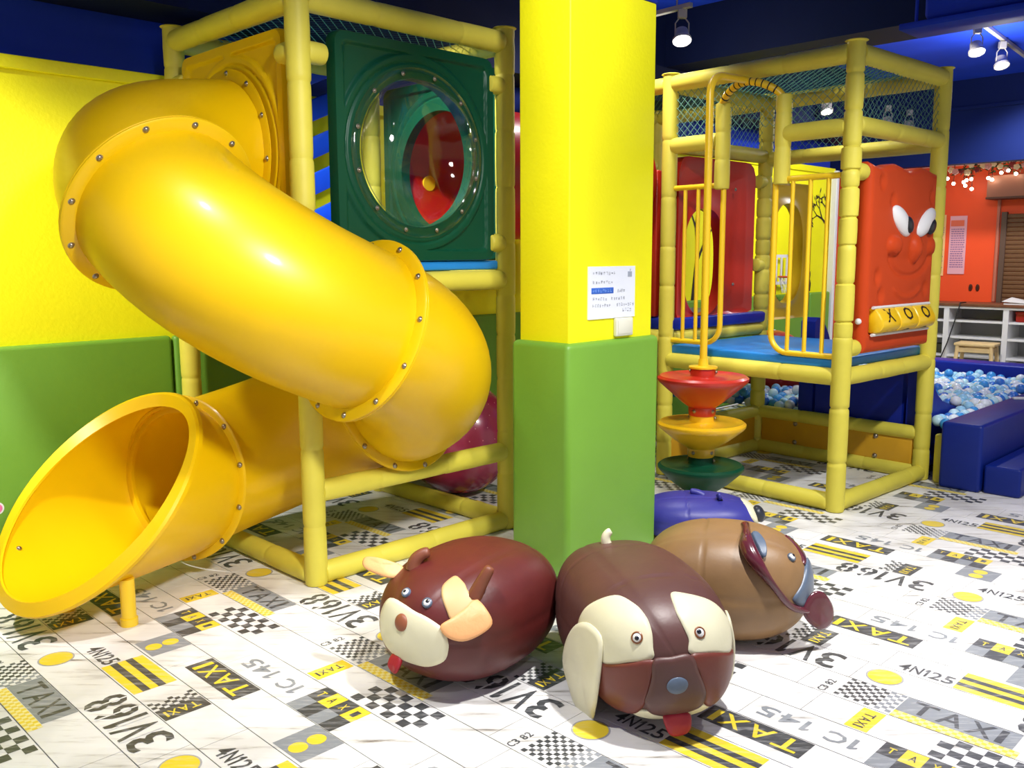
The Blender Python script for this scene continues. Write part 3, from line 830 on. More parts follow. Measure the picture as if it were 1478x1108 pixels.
for (cx, cz, tilt, px_, pz) in ((-.04, 1.645, rad(-58), .062, -.020), (.285, 1.645, rad(58), .045, -.024)):
    T_ = Matrix.Rotation(tilt, 4, 'Y')
    e_ = MB().sphere((0, 0, 0), 1, 14, 0, (.064, .032, .135), fpM @ Matrix.Translation((cx, -.028, cz)) @ T_).obj('eye', m_glass_white, fp)
    MB().sphere((0, 0, 0), 1, 12, 0, (.046, .022, .060), fpM @ Matrix.Translation((cx+px_, -.044, cz+pz)) @ T_).obj('pupil', mat('pupil_grey', (.15, .15, .16), .3), e_)
# three letter drums
m_drum = mat('drum_yellow', (.95, .78, .08), .3, coat=.3)
m_letter = mat('drum_letter_black', (.16, .11, .08), .4)
for k, ch in enumerate('XOO'):
    cx = -.235+k*.235; Q = fpM @ Matrix.Translation((cx, -.025, 1.075))
    R_ = []; 
    prof2 = []
    for q in range(48):
        t = 2*PI*q/48; rr_ = .074*(1+.09*cos(3*(t-PI/2)))
        prof2.append((rr_*cos(t), rr_*sin(t)))
    V = []; F = []
    for (sx, kk) in ((-.114, .86), (-.108, .97), (-.098, 1), (.098, 1), (.108, .97), (.114, .86)):
        for (yy, zz) in prof2: V.append(Q @ Vector((sx, yy*kk, zz*kk)))
    for i in range(5):
        for q in range(48): F.append((i*48+q, i*48+(q+1) % 48, (i+1)*48+(q+1) % 48, (i+1)*48+q))
    F.append(tuple(range(48))); F.append(tuple(5*48+q for q in range(48)))
    dr = MB().add(V, F).obj('letter_drum', m_drum, fp)
    TV, TF = text(ch)
    for base in (.55, -1.25):
        out = []
        for (tx, ty) in TV:
            al = base+(ty-.5)*1.15          # angle above the forward (-y) direction
            t = PI-al; rr_ = .074*(1+.09*cos(3*(t-PI/2)))+.0015
            out.append(Q @ Vector(((tx-.5)*.10, rr_*cos(t), rr_*sin(t))))
        MB().add(out, TF).obj('letter', m_letter, dr, False)
for z in (1.155, 1.000):
    MB().tube([fpM @ Vector((-.37, -.045, z)), fpM @ Vector((.36, -.045, z))], .009, 8).obj('drum_rod', m_white, fp)
MB().sphere(fpM @ Vector((-.445, .0, 1.08)), .018, 10).obj('knob', m_white, fp)

# ---------- third frame behind, with the red arch panel
r3 = random.Random(8)
t3 = empty('play_tower', t2.matrix_basis @ Vector((0, UY, 0)), A2, 'rear yellow padded play frame by the wall with red arch panel', 'play frame')
t3.location = Vector((1.8435, 5.04, 0))+Matrix.Rotation(A2, 3, 'Z') @ Vector((0, UY, 0))
D3 = 1.0
frame_posts(t3, [(0, D3), (UX, D3)], 2.58, r3, (.2, .34))
rail(t3, (0, 0), (UX, 0), .92, rnd=r3); rail(t3, (0, 0), (0, D3), .92, rnd=r3); rail(t3, (UX, 0), (UX, D3), .92, rnd=r3); rail(t3, (0, D3), (UX, D3), .92, rnd=r3)
rail(t3, (0, 0), (0, D3), 2.52, rnd=r3); rail(t3, (UX, 0), (UX, D3), 2.52, rnd=r3); rail(t3, (0, D3), (UX, D3), 2.52, rnd=r3); rail(t3, (0, D3), (UX, D3), 2.15, rnd=r3)
MB().rbox((-.02, -.05, .965), (UX+.01, D3-.05, 1.045), .018, 3).obj('deck_mat', m_navy, t3)
netting(t3, (.02, .05, 2.55), (UX-.04, 0, 0), (0, D3-.1, 0), .032, .0032, m_roofnet, 'roof_net')
netting(t3, (.03, D3, 2.19), (0, 0, .30), (UX-.06, 0, 0), .036, .0017, m_net)
def arch_panel(name, xa, xb, za, ztop, hx0, hx1, hz0, hz1, m, root, y0, t, archtop=True, n=96, rings=8):
    """panel in the x-z plane with an arched opening"""
    cx, cz = (hx0+hx1)/2, (hz0+hz1)/2; V = []; rows = []
    def inner(th):
        w_, h_ = (hx1-hx0)/2, (hz1-hz0)/2; c, s = cos(th), sin(th); e = 2.6
        k = (abs(c/w_)**e+abs(s/h_)**e)**(-1/e); return cx+k*c, cz+k*s
    def outer(th):
        c, s = cos(th), sin(th); best = 9
        for lim, d, o_ in ((xb, c, cx), (xa, c, cx), (ztop, s, cz), (za, s, cz)):
            if abs(d) > 1e-9:
                q = (lim-o_)/d
                if q > 0: best = min(best, q)
        x_, z_ = cx+c*best, cz+s*best
        if archtop and s > 0: # round the shoulders
            rc = .10
            for (ex, sg) in ((xa, 1), (xb, -1)):
                ax = ex+sg*rc; az = ztop-rc
                if (x_-ax)*sg < 0 and z_ > az:
                    v_ = Vector((x_-ax, z_-az)); v_ = v_.normalized()*rc; x_, z_ = ax+v_.x, az+v_.y
        return x_, z_
    for side in (0, 1):
        for i in range(rings+1):
            f_ = i/rings; row = []
            for k in range(n):
                th = 2*PI*k/n; a = inner(th); b = outer(th)
                bul = .02*math.exp(-(f_/.2)**2)+(.015 if f_ > .9 else 0)
                row.append(len(V)); V.append((a[0]+(b[0]-a[0])*f_, y0-bul if side == 0 else y0+t, a[1]+(b[1]-a[1])*f_))
            rows.append(row)
    F = []
    q = rings+1
    seq = rows[:q]+rows[q:][::-1]+[rows[0]]
    for a, b in zip(seq[:-1], seq[1:]):
        for k in range(n): F.append((a[k], a[(k+1) % n], b[(k+1) % n], b[k]))
    return MB().add(V, F).obj(name, m, root)
rp = arch_panel('red_arch_panel', .07, .95, 1.045, 2.09, .13, .585, 1.05, 1.76, m_red, t3, -.01, .07)
for z in (1.25, 1.9): bolt(rp, (.70, -.03, z), (0, -1, 0), .9)
arch_panel('yellow_arch_panel', 1.16, 1.76, .97, 1.98, 1.205, 1.63, 1.09, 1.83, m_bar, t3, .0, .07)
MB().rbox((-.02, .08, 1.05), (.03, D3-.1, 2.0), .012, 3).obj('red_side_panel', m_red, t3)
mb = MB()
V = [(.12, .25, 1.045), (.5, .25, 1.045), (.12, .25, 1.28), (.12, .30, 1.045), (.5, .30, 1.045), (.12, .30, 1.28)]
mb.add(V, [(0, 1, 2), (3, 5, 4), (0, 3, 4, 1), (1, 4, 5, 2), (2, 5, 3, 0)]); mb.obj('red_ramp_side', m_red, t3, False)

# ---------- blue slide from the deck into the ball pit
bs = empty('pit_slide', Vector((1.8435, 5.04, 0))+Matrix.Rotation(A2, 3, 'Z') @ Vector((UX, 0, 0)), A2, 'blue padded slide running from the right play frame into the ball pit', 'slide')
prof = [(.06, .70), (.14, .66), (.3, .50), (.45, .42), (.6, .37), (.75, .34)]
V = []; F = []
ya, yb = .17, .80
for (x_, z_) in prof: V += [(x_, ya, z_), (x_, yb, z_), (x_, ya, .05), (x_, yb, .05)]
for i in range(len(prof)-1):
    a = 4*i; b = a+4; F += [(a, b, b+1, a+1), (a+2, a+3, b+3, b+2), (a, a+2, b+2, b), (a+1, b+1, b+3, a+3)]
F += [(0, 1, 3, 2), (4*(len(prof)-1), 4*(len(prof)-1)+2, 4*(len(prof)-1)+3, 4*(len(prof)-1)+1)]
MB().add(V, F).obj('slide_bed', m_navy, bs, False)
for y_, top in ((.03, [(.06, .74), (.12, .70), (.2, .60), (.28, .52), (.36, .47), (.5, .43), (.62, .40), (.75, .37)]), (.82, [(.06, .98), (.10, 1.01), (.16, 1.0), (.24, .90), (.36, .70), (.5, .55), (.62, .45), (.75, .40)])):
    V = []; F = []
    for dy in (0, .11):
        for (x_, z_) in top: V.append((x_, y_+dy, z_))
        for (x_, z_) in top: V.append((x_, y_+dy, .05))
    n_ = len(top)
    for i in range(n_-1):
        F += [(i, i+1, n_+i+1, n_+i), (2*n_+i, 3*n_+i, 3*n_+i+1, 2*n_+i+1), (i, 2*n_+i, 2*n_+i+1, i+1)]
    F += [(0, n_, 3*n_, 2*n_), (n_-1, 3*n_-1, 4*n_-1, 2*n_-1)]
    MB().add(V, F).obj('side_wall', m_navy, bs, False)

# ================================================================= BALL PIT
pit = MB().rbox((3.705, -1.58, 0), (6.62, -1.336, .42), .022, 4).obj('pit_wall_near', m_pit); setroom(pit)
tag(pit, 'long blue padded ball pit edge nearest the open floor', 'padded wall')
step = MB().rbox((3.735, -1.80, 0), (5.2, -1.59, .178), .018, 4).obj('padded_step', m_pit); setroom(step)
tag(step, 'low blue padded step in front of the ball pit edge', 'step')
pitf = MB().rbox((6.37, -1.33, 0), (6.62, 1.22, .5), .022, 4).obj('pit_wall_far', m_navy); setroom(pitf)
tag(pitf, 'blue padded wall across the far end of the ball pit', 'padded wall')
stk = empty('white_stick', W(5.0, -1.46, .42), ANG+rad(-52), 'short white remote-like stick lying on the blue pit edge', 'remote')
MB().rbox((-.10, -.014, 0), (.10, .014, .018), .005, 3).obj('body', m_white, stk)
MB().rbox((.06, -.010, .017), (.085, .010, .020), .001, 1).obj('end_band', m_lampm, stk)
mb_l = [mat('ball_pale_blue', (.62, .84, .96), .25, coat=.3), mat('ball_sky_blue', (.26, .62, .90), .25, coat=.3), mat('ball_white', (.93, .96, .98), .22, coat=.4), mat('ball_mid_blue', (.22, .48, .84), .25, coat=.3), mat('ball_ice', (.78, .93, .97), .18, coat=.5)]
lab_l = ['pale blue plastic ball lying in the ball pit', 'sky blue plastic ball lying in the ball pit', 'white plastic ball lying in the ball pit', 'mid blue plastic ball lying in the ball pit', 'icy clear plastic ball lying in the ball pit']
def icos(sub):
    bm = bmesh.new(); bmesh.ops.create_icosphere(bm, subdivisions=sub, radius=.038); me = bpy.data.meshes.new('ball'); bm.to_mesh(me); bm.free()
    for p in me.polygons: p.use_smooth = True
    return me
BM = []
for m in mb_l:
    me = icos(3); me.materials.append(m); BM.append(me)
rb = random.Random(21); balls = []
g = .068
for i in range(int(2.44/g)):
    for j in range(int(2.5/g)):
        a = 3.93+g*(i+.5*(j % 2))+rb.uniform(-.008, .008); b = -1.29+g*.93*j+rb.uniform(-.008, .008)
        if a > 6.32 or b > 1.2: continue
        # slope up a little towards the far right corner, with a few proud balls
        z = .352+.03*(a-3.9)/2.4+.015*sin(a*3.1)+.012*sin(b*2.7+a)+rb.uniform(-.014, .028)
        if rb.random() < .06: z += .04
        loc = (Matrix.Rotation(-A2, 3, 'Z') @ (W(a, b, z)-Vector((1.8435, 5.04, 0))))
        lx, ly = loc.x-UX, loc.y
        if lx < .06: continue
        if lx < .80 and -.02 < ly < .97:
            continue
        # keep clear of the red ball
        balls.append((a, b, z))
RB = W(4.75, .42, .53)
balls = [q for q in balls if (W(*q)-RB).length > .36]
def vis(q):
    p = pxy(W(*q)); x_, y_, d = p
    if x_ > 1470 and x_ > 1500: return 99
    if x_ > 1325 and y_ < 640: return d
    if 1075 < x_ < 1210: return d+.4
    return 50+d
order = sorted(balls, key=vis); rest = MB(); restsrc = icos(2)
rV = [v.co.copy() for v in restsrc.vertices]; rF = [tuple(p.vertices) for p in restsrc.polygons]
for k, q in enumerate(order):
    c = rb.choice([0, 0, 1, 1, 2, 2, 3, 4, 4])
    if k < 300:
        o = bpy.data.objects.new('ball', BM[c]); COL.objects.link(o); o.location = W(*q)
        tag(o, lab_l[c], 'ball', 'balls in the ball pit')
    else:
        P = W(*q); rest.add([v+P for v in rV], rF, c)
if rest.V:
    ro = rest.obj('ball_layer', mb_l, None, 'all'); tag(ro, 'remaining blue and white balls filling the ball pit', 'balls', kind='stuff')
redb = empty('red_ball', RB, 0, 'large red inflated ball resting among the pit balls under the deck', 'ball')
MB().sphere((0, 0, 0), .30, 18).obj('skin', m_red, redb, 'all')
MB().lathe([(1e-5, .299), (.02, .303), (.024, .300), (.024, .29)], 16).obj('valve', m_white, redb)

# ================================================================= SPINNER TOWER
sx, sy = 1.109, 5.223
spn = empty('cone_spinner', (sx, sy, 0), 0, 'spinner pole with red, yellow and green plastic cones beside the right play frame', 'spinning toy')
def cone(zr, zb, R_, m, name, holes=True):
    """dish: rim at zr, hub from above the rim down to zb"""
    h = zr-zb
    p = [(.075, zb), (.078, zb+.01), (.080, zb+.05), (.11, zb+.07), (.165, zb+h*.55), (R_-.012, zr-.022), (R_, zr-.006), (R_, zr+.006), (R_-.015, zr+.018), (R_-.04, zr+.012), (.15, zr+.004), (.12, zr+.012), (.077, zr+.016), (.072, zr+.02), (.070, zr+.062), (.03, zr+.064), (.03, zb), (.075, zb)]
    o = MB().lathe(p, 48).obj(name, m, spn)
    for t in (2.6, 5.9): bolt(o, (.076*cos(t), .076*sin(t), zr+.04), (cos(t), sin(t), 0), .9)
    for t in (3.9, 5.4): bolt(o, (.079*cos(t), .079*sin(t), zb+.03), (cos(t), sin(t), 0), .9)
    return o
cone(.745, .530, .262, m_red, 'red_cone'); cone(.475, .285, .255, mat('cone_yellow', (.93, .73, .10), .3, coat=.2), 'yellow_cone'); gc = cone(.222, .02, .25, m_dkgreen, 'green_cone')
ce = cos(A2); se = sin(A2)
eR = Vector((ce, se, 0)); top = Vector((sx, sy, 2.40)); endp = Vector((1.8435, 5.04, 0))+Matrix.Rotation(A2, 3, 'Z') @ Vector((-.07, .625, 2.455))
pa = [Vector((sx, sy, .03)), Vector((sx, sy, 1.2)), Vector((sx, sy, 2.34))]
dh = (endp-Vector((sx, sy, endp.z))); dh.normalize()
for k in range(1, 8):
    t = PI/2*k/7; pa.append(Vector((sx, sy, 2.34))+dh*.11*(1-cos(t))+Vector((0, 0, .11*sin(t))))
pa.append(endp)
MB().tube([p-Vector((sx, sy, 0)) for p in pa], .0215, 14).obj('bent_pole', m_bar, spn)
MB().lathe([(.082, .806), (.082, .816), (.03, .82), (.026, .86)], 28).obj('collar', m_bar, spn)
MB().lathe([(.10, 0), (.10, .012), (.06, .02)], 28).obj('base_plate', m_lampm, spn)

# ================================================================= PINK BALL
pb = empty('exercise_ball', (-.33, 5.50, 0), 0, 'shiny pink knobbly exercise ball behind the left play frame', 'ball')
MB().sphere((0, 0, .345), .345, 28).obj('skin', m_pink, pb, 'all')
mb = MB(); 
for i in range(7):
    for k in range(26+i*0):
        el = rad(-5+i*12); az = 2*PI*(k+.5*(i % 2))/26
        d = dirv(az, el); c = Vector((0, 0, .345))+d*.344
        Q = d.to_track_quat('Z', 'Y').to_matrix().to_4x4(); Q.translation = c
        mb.lathe([(.0045, 0), (.004, .002), (1e-5, .003)], 6, 0, Q)
o = mb.obj('knobs', mat('pink_knob', (.80, .42, .50), .3), pb); o['kind'] = 'stuff'

# ================================================================= ANIMAL POUFFES
NE = 2.2
class Body:
    def __init__(s, root, ax, z, ne=2.35): s.root = root; s.ax = [x*.985 for x in ax]; s.z = z*.985; s.ne = ne
    def rad_(s, d): return sum(abs(d[i]/s.ax[i])**s.ne for i in range(3))**(-1/s.ne)
    def pt(s, al, be, off=0.):
        d = Vector((cos(rad(be))*cos(rad(al)), cos(rad(be))*sin(rad(al)), sin(rad(be))))
        return d*(s.rad_(d)+off)+Vector((0, 0, s.z))
    def nrm(s, al, be):
        d = s.pt(al, be)-Vector((0, 0, s.z))
        return Vector([math.copysign(abs(d[i]/s.ax[i])**(s.ne-1)/s.ax[i], d[i]) for i in range(3)]).normalized()
    def body(s, m, name='body', seams=(), nu=120, nv=90):
        V = []; F = []
        # poles on the long axis, so that the seams can run round the barrel
        for i in range(nv+1):
            ph = PI*i/nv
            for k in range(nu):
                t = 2*PI*k/nu
                d = Vector((cos(ph), sin(ph)*cos(t), sin(ph)*sin(t)))
                r_ = s.rad_(d); x_ = (d*r_).x/s.ax[0]
                g_ = 0
                for q in seams: g_ += .005*math.exp(-((x_-q)/.010)**2)
                for q in (0, 60, 120, 180, 240, 300):
                    dt = abs((math.degrees(t)-q+180) % 360-180); g_ += .0035*math.exp(-(dt/2.2)**2)*(sin(ph)**.5 if ph > 0 and ph < PI else 0)
                p = d*(r_-g_)+Vector((0, 0, s.z))
                if p.z < .0: p.z = 0
                V.append(p)
        for i in range(nv):
            for k in range(nu): F.append((i*nu+k, i*nu+(k+1) % nu, (i+1)*nu+(k+1) % nu, (i+1)*nu+k))
        return MB().add(V, F).obj(name, m, s.root, 'all')
    def patch(s, poly, m, name, off=.004, parent=None, n=72, rings=9):
        # resample the outline with a closed Catmull-Rom spline
        P = [Vector(p) for p in poly]; K = len(P); out = []
        per = max(2, n//K)
        for i in range(K):
            a, b, c, d = P[i-1], P[i], P[(i+1) % K], P[(i+2) % K]
            for q in range(per):
                t = q/per
                out.append(.5*((2*b)+(c-a)*t+(2*a-5*b+4*c-d)*t*t+(3*b-a-3*c+d)*t**3))
        cen = sum(out, Vector((0, 0)))/len(out); N = len(out); V = [s.pt(cen.x, cen.y, off)]; F = []
        for r_ in range(1, rings+1):
            f_ = min(1, r_/(rings-1)); o_ = off if r_ < rings else -.004
            if r_ == rings-1: o_ = off*.8
            for p in out: 
                q = cen+(p-cen)*f_; V.append(s.pt(q.x, q.y, o_))
        for k in range(N): F.append((0, 1+k, 1+(k+1) % N))
        for r_ in range(rings-1):
            for k in range(N): F.append((1+r_*N+k, 1+r_*N+(k+1) % N, 1+(r_+1)*N+(k+1) % N, 1+(r_+1)*N+k))
        return MB().add(V, F).obj(name, m, parent or s.root, 'all')
    def eye(s, al, be, r=.017, ring=m_slate, look=(0, 0)):
        p = s.pt(al, be, .003); d = s.nrm(al, be)
        Q = d.to_track_quat('Z', 'Y').to_matrix().to_4x4(); Q.translation = p
        e = MB().lathe([(1e-5, .010), (r*.5, .0095), (r*.85, .006), (r, .0)], 20, 0, Q).obj('eye', m_glass_white, s.root)
        MB().lathe([(r*.95, .002), (r*1.05, .006), (r*1.25, .004), (r*1.3, -.004), (r*.95, -.004)], 20, 0, Q).obj('eye_ring', ring, e)
        Q2 = Q @ Matrix.Translation((look[0]*r, look[1]*r, .006))
        MB().lathe([(1e-5, .006), (r*.3, .0055), (r*.5, .003), (r*.52, .0)], 16, 0, Q2).obj('pupil', m_iris, e)
    def blob(s, al, be, sc, m, name, off=0., tilt=None):
        p = s.pt(al, be, off); d = s.nrm(al, be); Q = d.to_track_quat('Z', 'Y').to_matrix().to_4x4(); Q.translation = p
        return MB().sphere((0, 0, 0), 1, 12, 0, sc, Q).obj(name, m, s.root, 'all')
def sheet(root, outline, m, name, thick=.008, bulge=.0, sub=2):
    """stuffed flat piece: closed 3D outline filled from its centre, given thickness"""
    P = [Vector(p) for p in outline]; K = len(P); out = []
    for i in range(K):
        a, b, c, d = P[i-1], P[i], P[(i+1) % K], P[(i+2) % K]
        for q in range(4):
            t = q/4; out.append(.5*((2*b)+(c-a)*t+(2*a-5*b+4*c-d)*t*t+(3*b-a-3*c+d)*t**3))
    N = len(out); cen = sum(out, Vector((0, 0, 0)))/N
    nn = Vector((0, 0, 0))
    for k in range(N): nn += (out[k]-cen).cross(out[(k+1) % N]-cen)
    nn.normalize(); V = []; F = []
    rg = [0.0, .35, .65, .88, 1.0]
    for side in (1, -1):
        V.append(cen+nn*side*(thick/2+bulge)); base = len(V)
        for f_ in rg[1:]:
            th = (thick/2+bulge*(1-f_*f_)) * (1 if f_ < 1 else .35)
            for p in out: V.append(cen+(p-cen)*f_+nn*side*th)
        for k in range(N): F.append((base-1, base+k, base+(k+1) % N))
        for r_ in range(3):
            for k in range(N): F.append((base+r_*N+k, base+r_*N+(k+1) % N, base+(r_+1)*N+(k+1) % N, base+(r_+1)*N+k))
    a0 = 1+3*N; b0 = 1+4*N+1+3*N
    for k in range(N): F.append((a0+k, a0+(k+1) % N, b0+(k+1) % N, b0+k))
    return MB().add(V, F).obj(name, m, root, 'all')

# --- maroon bull
q = empty('bull_pouffe', (-.147, 3.118, 0), rad(-125), 'maroon bull-shaped pouffe with a cream muzzle and small brown horns', 'pouffe', 'animal pouffes on the floor')
b = Body(q, (.364, .273, .224), .2195); b.body(m_maroon, seams=(-.55,))
b.patch([(-17.8, 17.6), (-6.6, 17.8), (4.2, 15.6), (13.6, 13.5), (21.8, 9.2), (24.6, 3.5), (24.9, -2.7), (22.4, -8.7), (13.2, -13.3), (4.1, -13.8), (-5.3, -13.2), (-13.5, -11.0), (-21.0, -6.6), (-23.5, 2.1), (-22.5, 11.0)], m_cream, 'muzzle', .006)
b.blob(-2.7, 8.4, (.027, .029, .014), m_nose, 'nose', .004)
b.eye(-7.1, 23.6, .013); b.eye(10.6, 21.1, .0135, look=(.25, .2))
b.patch([(23.5, 40.2), (31.6, 35.4), (34.6, 30.6), (38.0, 26.2), (39.9, 23.6), (32.0, 17.4), (26.8, 13.3), (23.0, 18.6), (17.9, 26.9), (17.0, 33.2)], m_sand, 'ear_patch', .005)
sheet(q, [b.pt(21, 10.5, .012), b.pt(27, 15, .004), b.pt(34, 20, .004), b.pt(40, 25, .006), b.pt(46, 19, .03), b.pt(48.5, 11.5, .042), b.pt(42, 6.5, .035), b.pt(33, 3.5, .025), b.pt(25, 5.5, .018)], m_peach, 'ear', .01, .006)
e1 = b.pt(-38, 34, 0); e2 = b.pt(-31, 21, .0)
sheet(q, [e1, b.pt(-44, 32.5, .045), b.pt(-50, 29, .095), b.pt(-53, 25.5, .125), b.pt(-49, 22.5, .11), b.pt(-42, 23, .055), b.pt(-34, 26, .0)], m_peach, 'ear', .012, .006)
def horn(root, base, d0, bend, L, r, m, name='horn'):
    P = []; R = []
    for k in range(15):
        t = (k/10*.86) if k <= 10 else .86+.14*(1-(1-(k-10)/4)**2); P.append(Vector(base)+Vector(d0)*L*t+Vector(bend)*L*t*t*.5); R.append(r*(1-.32*t) if k <= 10 else r*.70*math.sqrt(max(.01, 1-((k-10)/4)**2)))
    return MB().tube(P, R, 14).obj(name, m, root)
pb_ = b.pt(-27, 38, -.012); horn(q, pb_, Vector((-.05, -.02, 1.0)), Vector((-.65, 1.0, -.7)), .092, .027, m_horn)
pb_ = b.pt(39.5, 26.5, -.01); horn(q, pb_, Vector((-.25, .35, .95)), Vector((-.25, .1, .1)), .10, .026, m_horn)
sheet(q, [b.pt(-12, -12, .0), b.pt(-5, -12.5, .0), b.pt(-4.5, -17, .035), b.pt(-8, -20, .045), b.pt(-12.5, -17, .035)], m_tongue, 'tongue', .014, .004)

# --- chocolate dog with cream eye patches
q = empty('dog_pouffe', (.422, 2.94, 0), rad(-77), 'chocolate brown dog-shaped pouffe with cream eye patches and a hanging cream ear', 'pouffe', 'animal pouffes on the floor')
b = Body(q, (.42, .25, .235), .230, 2.6); b.body(m_choc, seams=(-.3, .42))
b.patch([(-34.2, 35.5), (-22.6, 30.8), (-16.8, 24.9), (-14.6, 18.9), (-14.3, 12.5), (-14.7, 7.6), (-25.0, 4.6), (-37.7, -1.1), (-46, 0), (-56, 4), (-65.9, 10.7), (-60.7, 23.8), (-47.2, 32.4)], m_cream, 'eye_patch', .005)
b.patch([(1.5, 36.8), (12.9, 34.3), (24.8, 28.3), (31.8, 20.0), (35.8, 12.8), (33.8, 6.7), (25.7, 4.0), (12.8, 7.6), (1.5, 9.0), (1.6, 14.8), (0.1, 20.7), (-1.0, 27.3)], m_cream, 'eye_patch', .005)
b.patch([(-46, -3), (-36, 0), (-25.0, 4.2), (-14.4, 7.2), (-14.8, 0.2), (-16.3, -7.8), (-18.5, -16.6), (-24, -25), (-36, -29), (-47, -22)], m_rust, 'cheek', .010)
b.patch([(-14.2, 7.3), (-7.3, 8.4), (1.4, 8.7), (4.6, 1.3), (8.5, -8.4), (8.0, -16.1), (1.5, -19.4), (-7.0, -20.9), (-14.5, -18.4), (-17.3, -12), (-16.1, -5.8), (-14.9, 0.2)], m_choc, 'muzzle', .013)
b.patch([(1.6, 8.6), (12.8, 7.7), (25.1, 3.9), (34, 1), (33.1, -10.1), (27, -20), (17.8, -21.0), (9.8, -15.2), (7.5, -7), (4.6, 1.3)], m_rust, 'cheek', .010)
b.patch([(-24, -22), (-16, -17.5), (-9, -20.5), (0, -20.5), (9, -15.5), (18, -20), (14, -25.5), (0, -28), (-16, -28)], m_cream, 'chin', .008)
b.eye(-21.0, 15.6, .0145, m_irisb, look=(.1, -.1)); b.eye(7.2, 16.6, .0145, m_irisb, look=(-.3, .15))
b.blob(-4.7, -3.0, (.033, .027, .008), m_slate, 'nose', .013)
sheet(q, [b.pt(-8, -19, .008), b.pt(3, -19.5, .008), b.pt(4, -23, .04), b.pt(2, -26.5, .065), b.pt(-5, -27, .068), b.pt(-8, -23, .04)], m_tongue, 'tongue', .016, .004)
sheet(q, [b.pt(-40, 13, .006), b.pt(-52, 17, .008), b.pt(-66, 12, .01), b.pt(-80, -4, .016), b.pt(-90, -24, .03), b.pt(-84, -38, .055), b.pt(-68, -44, .09), b.pt(-53, -43, .09), b.pt(-44, -28, .05), b.pt(-40, -12, .022), b.pt(-38.5, 2, .012)], m_cream, 'ear', .016, .006)
sheet(q, [b.pt(37, 14, .004), b.pt(46, 18, .006), b.pt(58, 12, .01), b.pt(66, -6, .02), b.pt(66, -28, .04), b.pt(54, -34, .05), b.pt(44, -20, .03), b.pt(39, 0, .01)], m_cream, 'ear', .016, .006)
tb = b.pt(-168, 46, -.01)
horn(q, tb, Vector((-.1, -.45, 1.0)), Vector((.2, 1.3, -.5)), .07, .019, m_cream, 'tail')

# --- tan bear with wine ears
q = empty('bear_pouffe', (.825, 3.385, 0), rad(-15), 'tan animal pouffe with wine-red ears and a slate nose behind the dog', 'pouffe', 'animal pouffes on the floor')
b = Body(q, (.323, .25, .223), .2185); b.body(m_tan, seams=(-.25,))
b.eye(-25.5, 28.1, .013, look=(.3, .1)); b.eye(24, 28, .013)
b.patch([(-35.5, .7), (-27, 9), (-17, 17.0), (-6, 20), (4, 18), (18, 8), (22, -4), (8, -10), (-12, -10), (-28, -6)], m_slate, 'muzzle', .010)
b.patch([(-15, 19.5), (-9, 25), (0, 31), (9, 38), (14, 36), (10, 28), (4, 21), (-5, 19)], m_wine, 'nose_stripe', .006)
# collar-like strip running from the ear top down to the chin
st = [(28.9, 78), (-30, 72), (-66, 58), (-74, 46), (-71, 33), (-63.6, 24.3), (-56.6, 16.0), (-50.0, 8.1), (-44.9, .2), (-37, -7.0), (-27, -10.5), (-18, -12.5)]
si = [(36, 62), (-24, 66), (-50, 55), (-56, 42), (-55, 29), (-53, 19), (-49, 11.0), (-43.5, 4.0), (-38, -1.5), (-31, -4.5), (-25, -6.5), (-18, -8.0)]
V = []; F = []
offs = [.004, .012, .034, .05, .052, .044, .034, .026, .022, .022, .024, .026]
for (o_, i_, k) in zip(st, si, offs):
    V.append(b.pt(o_[0]-3, o_[1], k*.9)); V.append(b.pt((o_[0]+i_[0])/2, (o_[1]+i_[1])/2, k*1.15+.010)); V.append(b.pt(i_[0], i_[1], k*.45)); V.append(b.pt(i_[0], i_[1], -.004)); V.append(b.pt(o_[0], o_[1], -.004))
for i in range(len(st)-1):
    for k in range(5): F.append((5*i+k, 5*i+(k+1) % 5, 5*i+5+(k+1) % 5, 5*i+5+k))
F.append((0, 1, 2, 3, 4)); F.append(tuple(5*(len(st)-1)+k for k in (4, 3, 2, 1, 0)))
so = MB().add(V, F).obj('ear', m_wine, q, 'all')
md = so.modifiers.new('soft', 'SUBSURF'); md.levels = 2; md.render_levels = 2
b.patch([(-38, 58), (-41, 49), (-46, 41), (-52, 34), (-55, 36), (-54, 44), (-52, 51), (-46, 58)], m_slate, 'ear_lining', .022)
sheet(q, [b.pt(-27, -7.5, .01), b.pt(-20, 2, .02), b.pt(-14, 1, .05), b.pt(-9, -8, .085), b.pt(-10, -16, .10), b.pt(-18, -19, .08), b.pt(-25, -15, .035)], m_wine, 'ear_flap', .012, .002)
# --- indigo animal behind
q = empty('indigo_pouffe', (.955, 4.56, 0), rad(-6), 'indigo animal pouffe with a slate muzzle half hidden behind the column', 'pouffe', 'animal pouffes on the floor')
b = Body(q, (.31, .21, .122), .119); b.body(m_indigo, seams=(-.2,))
b.blob(-8, 6, (.045, .045, .03), mat('charcoal_leatherette', (.16, .18, .22), .35), 'muzzle', .01)
b.patch([(-22, 2), (-24, 12), (-12, 20), (6, 22), (20, 14), (18, 0), (0, -6)], m_cream, 'muzzle_patch', .006)
sheet(q, [b.pt(-30, 44, .0), b.pt(-38, 38, .0), b.pt(-46, 40, .03), b.pt(-48, 46, .05), b.pt(-42, 49, .04), b.pt(-34, 49, .02)], m_indigo, 'ear', .014, .004)
sheet(q, [b.pt(-32, 40, .003), b.pt(-38, 36, .003), b.pt(-42, 40, .018), b.pt(-38, 44, .018)], m_black, 'ear_lining', .006, .002)
horn(q, b.pt(-27, 75, -.01), Vector((-.55, .1, .5)), Vector((-.4, 0, -.5)), .085, .022, m_indigo, 'fin')

